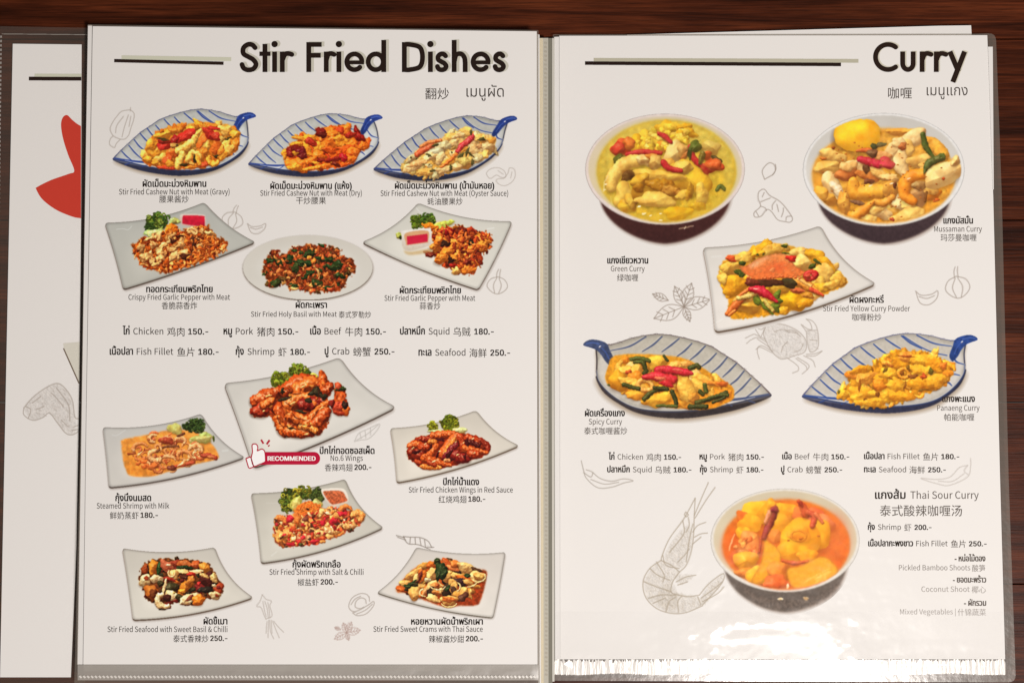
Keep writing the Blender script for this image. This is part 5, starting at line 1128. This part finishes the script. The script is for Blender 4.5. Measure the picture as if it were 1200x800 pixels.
def petals(c, tips, width=.28, vein=True):
    out = []; c = np.array(c, float)
    for t in tips:
        t = np.array(t, float); d = t - c; n = np.array([-d[1], d[0]]) * width
        out += [[c, c + d * .35 + n * .8, c + d * .65 + n * .75, t], [c, c + d * .35 - n * .8, c + d * .65 - n * .75, t]]
        if vein:
            out.append([c, t])
            for k in (.3, .5, .7): out += [[c + d * k, c + d * (k + .14) + n * .6], [c + d * k, c + d * (k + .14) - n * .6]]
    return out
zd, zc, zl = ZS + .00004, ZC + .00004, ZL + .00004
sketch('cashew_apple_sketch', 124, 122, 162, 178, (125, 120), 6.667, [[(185,60),(215,90),(210,140),(190,200),(170,260),(130,290),(60,270),(30,220),(40,170),(80,110),(120,70),(185,60)],[(185,70),(187,42)],[(50,265),(28,290),(24,330),(60,355),(75,325),(105,290)],[(130,110),(80,180),(70,240)],[(170,100),(140,190),(120,270)],[(190,110),(175,190)]], P_DISH, zd, BS, a=.65)
sketch('cashew_nut_sketch', 568, 192, 608, 222, (432, 125), 6.667, [[(940,560),(920,520),(960,485),(1020,480),(1065,510),(1070,550),(1035,555),(1000,535),(960,560),(940,560)],[(1060,560),(1090,520),(1100,480),(1135,490),(1145,540),(1120,590),(1060,620),(1010,600),(1000,570),(1060,560)],[(1010,500),(1050,530)],[(1120,510),(1110,560)]], P_DISH, zd, BS, WM, a=.45)
G = [[(0,.3),(-.35,.42),(-.5,.68),(-.3,.9),(0,1.),(.3,.9),(.5,.68),(.35,.42),(0,.3)],[(-.08,.34),(-.07,.15),(.0,0)],[(.08,.34),(.07,.15),(.1,.0)],[(-.05,.36),(-.2,.65),(-.1,.97)],[(.05,.36),(.2,.65),(.1,.97)]]
def garlic(x, y, w_, h, parent, z, bx, white, tilt=0., col=(142, 126, 112)):
    c, s = math.cos(tilt), math.sin(tilt); L = [[((u*w_*c - (v-.6)*h*s) + x, (u*w_*s + (v-.6)*h*c) + y + .1*h) for u, v in l] for l in G]
    sketch('garlic_sketch', x - w_, y - h, x + w_, y + h, (0, 0), 1., L, parent, z, bx, white, col, a=.7)
def clove(x0, y0, x1, y1, parent, z, bx, white):
    W, H = x1 - x0, y1 - y0
    sketch('clove_sketch', x0 - 2, y0 - 2, x1 + 2, y1 + 2, (x0, y0), 1., [[(0,0),(W*.25,H*.3),(W*.7,H*.25),(W,0),(W*.95,H*.55),(W*.6,H),(W*.2,H*.85),(0,0)],[(W*.15,H*.4),(W*.5,H*.55),(W*.85,H*.35)]], parent, z, bx, white, a=.7)
garlic(273, 254, 25, 28, P_DISH, zd, BS, WL, .25); garlic(583, 330, 24, 29, P_DISH, zd, BS, WM, .08); garlic(1122, 331, 29, 37, P_CURRY, zc, 0, WR, -.12)
clove(290, 262, 311, 274, P_DISH, zd, BS, WL); clove(1073, 341, 1099, 357, P_CURRY, zc, 0, WR)
sketch('feather_sketch', 413, 494, 447, 519, (255, 415), 5.581, [[(895,570),(920,520),(980,490),(1060,455),(1040,500),(990,550),(940,560),(895,570)],[(910,560),(980,520),(1050,462)],[(940,550),(930,515)],[(970,545),(965,500)],[(1000,530),(1000,482)]], P_DISH, zd, BS, WM, (160,150,140), a=.6)
sketch('small_shrimp_sketch', 464, 622, 510, 644, (360, 580), 3.636, [[(410,175),(440,178),(480,180),(515,195),(530,222)],[(410,175),(430,205),(470,210),(510,224)],[(385,178),(420,190)],[(375,170),(415,180)],[(440,180),(438,205)],[(460,180),(462,208)],[(480,182),(485,214)],[(500,188),(504,220)],[(510,222),(540,222)],[(505,222),(525,232)]], P_DISH, zd + .00006, BS, WM, (110,96,84))
sketch('squid_sketch', 298, 693, 336, 752, (295, 690), 7.74, [[(95,50),(75,110),(45,155),(85,165),(110,230),(130,270)],[(95,50),(130,90),(180,110),(165,150),(185,240),(130,270)],[(140,290),(135,330),(130,400)],[(155,280),(150,360),(150,440)],[(180,280),(180,340),(185,400)],[(190,290),(220,370),(250,440)],[(200,290),(240,340),(290,390)],[(165,280),(170,380),(200,450)],[(120,110),(140,180),(150,260)],[(100,110),(115,190),(130,250)],[(145,120),(160,200),(165,260)]], P_DISH, zd, BS, WM, a=.5)
sketch('clam_sketch', 407, 692, 441, 724, (295, 690), 7.74, [[(1065,70),(1040,45),(980,40),(910,80),(880,150),(900,190),(940,205)],[(915,215),(960,240),(1040,220),(1105,150),(1105,110),(1060,140),(990,180),(915,215)],[(1040,130),(1030,90),(985,80),(945,110),(940,160),(985,175),(1020,160)],[(900,140),(935,90),(990,62)],[(950,225),(1030,190),(1095,135)],[(1065,70),(1070,110)]], P_DISH, zd, BS, WM)
sketch('basil_leaf_sketch', 388, 725, 426, 753, (295, 690), 7.74, petals((860,395), [(830,305),(905,298),(985,370),(880,462),(750,450)], .3, True) + petals((805,365), [(752,345)], .3), P_DISH, zd, BS, WM, (160,130,118), a=.55)
sketch('basil_leaf_sketch', 760, 327, 836, 381, (755, 325), 13.33, petals((620,460), [(475,140),(740,90),(1030,345),(715,690),(150,640)], .27) + petals((375,360), [(130,260)], .25), P_CURRY, zc, 0, WR, a=.75)
sketch('seed_sketch', 890, 187, 914, 214, (870, 180), 9.41, [[(245,285),(220,190),(290,105),(355,130),(350,220),(245,285)],[(365,120),(368,180),(330,240)]], P_CURRY, zc, 0, WR)
sketch('ginger_sketch', 880, 218, 932, 264, (870, 180), 9.41, [[(215,395),(250,400),(300,460),(400,520),(470,590),(550,710),(530,755),(470,750),(390,730),(320,640),(270,620),(210,690),(140,700),(130,650),(200,580),(175,500),(180,430),(215,395)],[(200,535),(260,510),(310,490)],[(330,620),(330,570),(370,520)],[(430,700),(450,640),(455,600)],[(150,640),(180,690)],[(200,580),(250,600),(265,630)],[(480,740),(490,700),(540,690)],[(240,430),(220,480)],[(380,560),(400,640)]], P_CURRY, zc, 0, WR)
sketch('crab_sketch', 870, 370, 968, 440, (865, 370), 10.66, [[(345,130),(450,100),(600,120),(760,200),(850,320),(830,450),(700,500),(570,540),(500,520),(420,440),(330,280),(320,200),(345,130)],[(850,40),(920,60),(975,130),(1000,250),(995,400),(900,450),(860,300),(850,200),(790,110),(860,160),(920,170),(900,90),(850,40)],[(860,185),(985,180)],[(900,300),(990,310)],[(330,290),(230,240),(190,230),(90,280)],[(345,320),(240,270),(160,300),(105,345)],[(400,400),(240,290)],[(420,460),(270,390),(240,440),(265,540)],[(430,440),(290,370),(225,420)],[(850,480),(960,470),(1050,440)],[(850,500),(960,500),(1050,440)],[(820,500),(930,560),(965,640)],[(740,520),(870,600),(880,650),(800,725)],[(720,530),(840,620),(860,670)],[(620,530),(740,620),(750,680),(680,715)],[(270,250),(205,140),(290,170),(350,110)],[(280,270),(330,170)],[(590,180),(700,190),(780,260)],[(450,200),(560,170),(640,210)],[(540,450),(560,380),(620,320)],[(700,450),(780,420),(810,350)],[(640,200),(720,215)]], P_CURRY, zc, 0, WR, (160,146,132), a=.7, fills=[[(345,130),(450,100),(600,120),(760,200),(850,320),(830,450),(700,500),(570,540),(500,520),(420,440),(330,280),(320,200)],[(850,200),(990,200),(995,400),(900,450)]])
sketch('chilli_sketch', 678, 536, 746, 574, (640, 380), 3.636, [[(150,580),(160,620),(172,655),(220,695),(280,692),(330,675),(370,665),(330,657),(280,667),(230,655),(195,628),(170,618)],[(160,630),(190,650),(200,630)],[(190,660),(250,680),(310,672)]], P_CURRY, zc, 0, WR, (150,138,124))
sketch('chilli_sketch', 1076, 532, 1142, 572, (910, 380), 3.638, [[(828,570),(828,605),(815,650),(740,685),(690,680),(615,655),(680,660),(740,650),(780,610),(815,600)],[(815,600),(800,625),(818,640)],[(690,668),(750,668),(800,635)]], P_CURRY, zc, 0, WR, (170,158,146), a=.6)
sketch('shrimp_sketch', 748, 562, 856, 722, (740, 565), 5.16, [[(385,95),(345,170),(310,230),(230,340),(185,440),(180,470)],[(385,95),(380,200),(375,330),(360,420),(330,500),(290,540)],[(180,470),(110,520),(70,600),(85,690),(150,760),(240,790),(330,785),(430,745)],[(290,540),(250,600),(240,660),(280,680),(350,690),(410,680)],[(180,470),(240,500),(290,540)],[(410,680),(470,610),(555,550),(545,610),(430,740)],[(420,700),(500,640),(550,600)],[(430,720),(520,670),(560,630)],[(380,200),(430,80),(465,0)],[(385,215),(450,110),(505,30)],[(380,330),(420,310),(460,305)],[(370,300),(400,260),(450,240)],[(370,370),(420,330)],[(270,600),(330,570),(390,560)],[(280,620),(340,600)],[(110,520),(160,560),(230,590)],[(75,600),(150,630),(240,660)],[(100,700),(180,680),(270,680)],[(210,780),(230,720),(270,690)],[(285,785),(280,720),(300,690)],[(310,230),(320,300),(290,350),(230,420)],[(330,300),(350,260),(345,210)],[(350,400),(320,440),(280,480)],[(370,250),(350,350),(330,480)],[(345,195),(330,180),(320,195),(333,207),(345,195)],[(150,480),(200,560),(190,600)],[(190,440),(210,500),(290,520)],[(420,740),(400,690)],[(130,730),(200,700)]], P_CURRY, zc, 0, WR, (162,146,124), w=1.2, a=.7, ghost=3, fills=[[(180,470),(240,490),(290,540),(250,600),(240,660),(400,690),(430,740),(330,780),(240,785),(150,750),(90,690),(80,600),(120,520)],[(420,700),(470,620),(550,555),(545,610),(440,740)],[(340,260),(375,330),(350,420),(300,520),(200,460),(260,340)],[(230,600),(280,670),(270,760),(200,770),(150,690)],[(270,560),(380,560),(300,620)]])
sketch('chicken_wing_sketch', 24, 445, 92, 512, (0, 380), 5., [[(140,490),(190,430),(270,370),(340,345),(390,385),(425,450),(440,545),(475,548)],[(480,600),(440,640),(390,640),(340,580),(290,520),(250,545),(190,560),(140,530),(140,490)],[(150,480),(180,500),(165,550)],[(300,400),(330,430),(370,480)],[(330,370),(400,470),(410,560)],[(190,460),(240,420)],[(210,500),(260,480)],[(360,560),(400,600)],[(430,600),(460,590)],[(420,620),(460,615)]], P_BACK, zl, 0, WL, a=.8, fills=[[(140,490),(190,430),(270,370),(340,345),(390,385),(425,450),(440,545),(440,640),(390,640),(340,580),(290,520),(250,545),(190,560)]])

# ---------------------------------------------------------------- lettering
DARK, MID, PALE, GHOST = (26, 17, 12), (46, 36, 29), (108, 98, 90), (150, 141, 132)
zt = .0001
def caption(parent, z, bx, white, lines, col=DARK, name='dish_caption'):
    w = Inkwell()
    for x0, x1, base, runs in lines: set_line(w, x0, x1, base, runs)
    return w.build(name, ink(col, white), parent, z, bx)
def cap3(parent, th, en, zh, white=WM, tcol=DARK, h=(6.2, 6.1, 7.5)):
    z, bx = (ZS + zt, BS) if parent is P_DISH else (ZC + zt, 0.)
    o = caption(parent, z, bx, white, [(th[0], th[1], th[2], [('th', th[3], h[0])])], tcol)
    w = Inkwell(); set_line(w, en[0], en[1], en[2], en[3]); k = w.build('english_line', ink(MID if parent is P_DISH else (96, 86, 78), white), o, z, bx)
    if zh:
        w = Inkwell(); set_line(w, zh[0], zh[1], zh[2], zh[3]); w.build('chinese_line', ink(MID if parent is P_DISH else (88, 78, 70), white), o, z + .00001, bx)
    return o
E = lambda t, h=6.4: [('en', t, h)]
Z = lambda t, h=7.8: [('zh', t, h)]
ZP = lambda t, p, h=7.8: [('zh', t, h), ('pr', p, 6.2)]
D = P_DISH
cap3(D, (167.4, 241.5, 219, 'ผัดเม็ดมะม่วงหิมพาน'), (139.5, 269, 228, E('Stir Fried Cashew Nut with Meat (Gravy)')), (186.6, 221, 236, Z('腰果酱炒')), WL)
cap3(D, (317, 412, 221.5, 'ผัดเม็ดมะม่วงหิมพาน (แห้ง)'), (305, 424, 229.5, E('Stir Fried Cashew Nut with Meat (Dry)')), (347, 382, 237.6, Z('干炒腰果')))
cap3(D, (463, 579, 221.3, 'ผัดเม็ดมะม่วงหิมพาน (น้ำมันหอย)'), (446, 595.5, 229.8, E('Stir Fried Cashew Nut with Meat (Oyster Sauce)')), (501, 542, 238.6, Z('蚝油腰果炒')))
cap3(D, (171.6, 249, 342.4, 'ทอดกระเทียมพริกไทย'), (150.6, 269.5, 351.3, E('Crispy Fried Garlic Pepper with Meat')), (189.5, 231, 360.6, Z('香脆蒜香炸')), WL)
cap3(D, (346.7, 383, 360.8, 'ผัดกะเพรา'), (294.2, 434.8, 371, [('en', 'Stir Fried Holy Basil with Meat', 6.0), ('zh', '泰式罗勒炒', 7.3)]), None)
cap3(D, (468.7, 540, 343.8, 'ผัดกระเทียมพริกไทย'), (450.6, 556.9, 352.4, E('Stir Fried Garlic Pepper with Meat')), (491.8, 516, 361, Z('蒜香炒')))
cap3(D, (374.9, 438.7, 531.5, 'ปีกไก่ทอดซอสเผ็ด'), (387.5, 425.2, 539.6, E('No.6 Wings')), (380.6, 435, 550.2, ZP('香辣鸡翅', '200.-')))
cap3(D, (135.4, 176.9, 586.7, 'กุ้งนึ่งนมสด'), (113.4, 198.4, 595.5, E('Steamed Shrimp with Milk')), (128.8, 184.9, 606.3, ZP('鲜奶蒸虾', '180.-')), WL)
cap3(D, (519.5, 561.3, 568, 'ปีกไก่น้ำแดง'), (479, 601, 576.8, E('Stir Fried Chicken Wings in Red Sauce')), (514, 568.5, 587.4, ZP('红烧鸡翅', '180.-')))
cap3(D, (343, 399, 664.4, 'กุ้งผัดพริกเกลือ'), (315.8, 426, 673, E('Stir Fried Shrimp with Salt & Chilli')), (348.8, 395.7, 684.4, ZP('椒盐虾', '200.-')))
cap3(D, (238.8, 266.3, 731, 'ผัดขี้เมา'), (126, 266.5, 740, E('Stir Fried Seafood with Sweet Basil & Chilli')), (203, 266.3, 750.4, ZP('泰式香辣炒', '250.-')), WL)
cap3(D, (482, 565.7, 731.3, 'หอยหวานผัดน้ำพริกเผา'), (437.6, 565.7, 739.8, E('Stir Fried Sweet Crams with Thai Sauce')), (502.7, 565.7, 750.8, ZP('辣椒酱炒甜', '200.-')))
K = P_CURRY
cap3(K, (711.9, 759.4, 308.7, 'แกงเขียวหวาน'), (715.9, 755.5, 318, E('Green Curry')), (723.2, 747.9, 328, Z('绿咖喱')), WR)
cap3(K, (1105.8, 1140, 262, 'แกงมัสมั่น'), (1094.8, 1150.7, 271.5, E('Mussaman Curry')), (1102.4, 1144.4, 281, Z('玛莎曼咖喱')), WR, MID)
cap3(K, (995.8, 1035.5, 354.7, 'ผัดผงกะหรี่'), (964.6, 1066.4, 364.6, E('Stir Fried Yellow Curry Powder')), (998.7, 1032.8, 374.2, Z('咖喱粉炒')), WR, MID)
cap3(K, (685.7, 732, 487.5, 'ผัดเครื่องแกง'), (690, 729, 497, E('Spicy Curry')), (684.6, 735, 507.2, Z('泰式咖喱酱炒')), WR)
cap3(K, (1104.6, 1142.3, 470.7, 'แกงพะแนง'), (1098.3, 1148, 480.9, E('Panaeng Curry')), (1106.5, 1141.7, 491.2, Z('帕能咖喱')), WR, MID)

def price(parent, x0, x1, base, th, en, zh, pr, s=1., white=WM, col=DARK):
    z, bx = (ZS + zt, BS) if parent is P_DISH else (ZC + zt, 0.)
    # one item: Thai and price in bold, English and Chinese in the lighter weight
    w, l, f = Inkwell(), Inkwell(), Inkwell(); runs = [('th', th, 6.9 * s), ('en', en, 7.5 * s), ('zh', zh, 9.6 * s), ('pr', pr, 7.0 * s)]
    wid = []
    for kind, text, h in runs:
        ref, font, _, _ = KIND[kind]; A = np.vstack(glyphs(text, font)); wid.append((A[:, 0].max() - A[:, 0].min()) * h / height_of(ref, font) * (.78 if kind == 'th' else 1.))
    gap = 4.6 * s; k = (x1 - x0 - 3 * gap) / sum(wid); x = x0
    for (kind, text, h), wd in zip(runs, wid):
        set_line({'th': w, 'pr': f}.get(kind, l), x, x + wd * k, base, [(kind, text, h)]); x += wd * k + gap
    o = w.build('price_item', ink(col, white), parent, z, bx); l.build('dish_words', ink(MID if parent is P_DISH else (92, 82, 74), white), o, z, bx); f.build('price_figure', ink(col, white), o, z, bx)
CH, PO, BE, SQ, FI, SH, CR, SE = ('ไก่', 'Chicken', '鸡肉', '150.-'), ('หมู', 'Pork', '猪肉', '150.-'), ('เนื้อ', 'Beef', '牛肉', '150.-'), ('ปลาหมึก', 'Squid', '乌贼', '180.-'), ('เนื้อปลา', 'Fish Fillet', '鱼片', '180.-'), ('กุ้ง', 'Shrimp', '虾', '180.-'), ('ปู', 'Crab', '螃蟹', '250.-'), ('ทะเล', 'Seafood', '海鲜', '250.-')
for x0, x1, b, it in ((144, 243.8, 391.8, CH), (262.2, 349.3, 391.8, PO), (363.7, 452, 391.8, BE), (469, 578.4, 391.8, SQ), (128.8, 256, 415.5, FI), (276.4, 363, 415.6, SH), (380.7, 462, 415.2, CR), (490.7, 597.5, 416.6, SE)): price(D, x0, x1, b, *it)
for x0, x1, b, it in ((713.4, 798, 538.2, CH), (820, 895, 538, PO), (916.9, 995, 537.8, BE), (1012.8, 1123.9, 537.6, FI), (711.8, 810, 553, SQ), (820.4, 894.4, 553, SH), (915.5, 986.7, 553, CR), (1012.8, 1108.2, 553, SE)): price(K, x0, x1, b, *it, s=.84, white=WR, col=MID)
price(K, 1017.2, 1091.4, 620.4, 'กุ้ง', 'Shrimp', '虾', '200.-', .84, WR, MID); price(K, 1017.7, 1156, 639.6, 'เนื้อปลากะพงขาว', 'Fish Fillet', '鱼片', '250.-', .84, WR, MID)
o = caption(K, ZC + zt, 0., WR, [(1025.7, 1061, 584, [('th', 'แกงส้ม', 7.6)])], MID)
w = Inkwell(); set_line(w, 1067, 1147, 584, [('en', 'Thai Sour Curry', 8.6)]); w.build('english_line', ink((100, 90, 82), WR), o, ZC + zt)
w = Inkwell(); set_line(w, 1031.2, 1127.4, 602, [('zh', '泰式酸辣咖喱汤', 12)]); w.build('chinese_line', ink((92, 82, 74), WR), o, ZC + zt)
for th, en, ca, cb in (((1119, 1154.6, 657.2, '- หน่อไม้ดอง'), (1053.5, 1154.6, 667.8, [('en', 'Pickled Bamboo Shoots', 6.2), ('zh', '酸笋', 7.5)]), (90, 80, 72), (142, 132, 123)),
    ((1117, 1155.5, 682, '- ยอดมะพร้าว'), (1079.9, 1155.5, 693, [('en', 'Coconut Shoot', 6.2), ('zh', '椰心', 7.5)]), (98, 88, 80), (164, 154, 145)),
    ((1130, 1155.5, 709.2, '- ผักรวม'), (1054.9, 1155.5, 719.4, [('en', 'Mixed Vegetables |', 6.0), ('zh', '什锦蔬菜', 7.5)]), (98, 88, 80), (170, 160, 151))):  # inks paled to stand in for the sleeve film's haze
    o = caption(K, ZC + zt, 0., WR, [(th[0], th[1], th[2], [('th', th[3], 5.6)])], ca, 'addition_caption')
    w = Inkwell(); set_line(w, *en); w.build('english_line', ink(cb, WR), o, ZC + zt)

# headings
def heading(parent, z, bx, spec, yb, cap, w_, col, shadow, off, white):
    a, b = Inkwell(), Inkwell()
    for ch, x0, x1 in spec:
        S = letter(ch, x0, x1, yb, cap, w_)
        a.add(S); b.add([np.asarray(q) + off for q in S])
    o = a.build('heading', ink(col, white), parent, z + .00004, bx)
    b.build('heading_shadow', ink(shadow, white), o, z, bx)
heading(D, ZS + zt, BS, [('S', 280.2, 303.4), ('t', 304, 317), ('i', 318.8, 324.8), ('r', 328, 342.5), ('F', 359, 377), ('r', 379.5, 392), ('i', 394.3, 400), ('e', 403.6, 427), ('d', 429.2, 452.6), ('D', 471, 498), ('i', 501.6, 507.2), ('s', 509.4, 526), ('h', 529.4, 548), ('e', 551.6, 575), ('s', 577, 593.2)], 84.8, 35.2, 5.7, (34, 22, 17), (186, 176, 158), (3.2, -.6), WM)
heading(K, ZC + zt, 0., [('C', 1023.2, 1051.8), ('u', 1055, 1073), ('r', 1077.8, 1091.6), ('r', 1094.4, 1109), ('y', 1110, 1133.6)], 84.6, 35, 5.7, (40, 26, 19), (204, 194, 172), (1.6, -.8), WR)
def rule(parent, z, bx, a, b, white):
    w = Inkwell(.1); w.add([bar(*a)]); o = w.build('heading_rule', ink((36, 22, 17), white), parent, z + .00004, bx)
    w = Inkwell(.1); w.add([bar(*b)]); w.build('rule_shadow', ink((182, 174, 150), white), o, z, bx)
rule(D, ZS + zt, BS, (133.8, 71.3, 262, 74.4, 3.9), (142.5, 67.4, 271, 69.6, 4.6), WL)
rule(K, ZC + zt, 0., (685.6, 74.2, 985.6, 75.8, 4.2), (695.8, 70.4, 1006, 71.6, 4.4), WR)
rule(P_BACK, ZL + zt, 0., (33.8, 92.3, 95.3, 92.5, 4.4), (40.5, 88.4, 95.3, 88.5, 3.6), WL)
caption(D, ZS + zt, BS, WM, [(498.3, 526, 114, [('zh', '翻炒', 12.2)]), (546.6, 590.4, 113.6, [('tl', 'เมนูผัด', 10.2)])], (52, 42, 35), 'subheading')
caption(K, ZC + zt, 0., WR, [(1040.8, 1068.6, 113.4, [('zh', '咖喱', 12.4)]), (1086, 1134, 112, [('tl', 'เมนูแกง', 9.8)])], (70, 60, 52), 'subheading')

# the red badge with a thumb
zb = ZS + .00018
q = lambda L: np.array([(x / 12. + 285, y / 12. + 505) for x, y in L], float)
w = Inkwell(); A = np.radians(np.linspace(-90, 90, 16))
w.add([np.vstack([q([(150, 293)]), np.stack([(1000 + 82 * np.cos(A)) / 12 + 285, (381 + 88 * np.sin(A)) / 12 + 505], 1), q([(150, 469)])])])
badge = w.build('recommended_badge', ink((172, 18, 48), WM), D, zb, BS)
thumb = q([(125,205),(140,182),(175,180),(200,205),(205,240),(200,275),(255,252),(290,265),(305,300),(312,380),(305,430),(230,465),(150,490),(115,395),(118,350),(130,290)])
cuff = q([(38,385),(100,360),(112,380),(145,490),(140,505),(90,522),(75,510)])
w = Inkwell(); w.add([smooth_line(thumb, True, 6), cuff], .1); hand = w.build('thumb_emblem', ink((232, 222, 214), WM), badge, zb + .00003, BS)
w = Inkwell(); w.add(sweep(thumb, 1.25, True)); w.add(sweep(np.vstack([cuff, cuff[:1]])[:2], 1.3) + [bar(*cuff[i], *cuff[(i + 1) % len(cuff)], 1.3) for i in range(len(cuff))])
for a, b, r in (((252,120),(285,175),2.2), ((372,125),(330,185),2.2), ((372,195),(350,215),1.4)): w.add([bar(*q([a])[0], *q([b])[0], r)])
w.build('thumb_outline', ink((170, 26, 48), WM), hand, zb + .00006, BS)
w = Inkwell(.1); set_line(w, 313.8, 369.6, 539.4, [('wb', 'RECOMMENDED', 5.0)]); w.build('badge_words', ink((236, 222, 212), WM), badge, zb + .00006, BS)

bpy.data.scenes.remove(DESK)
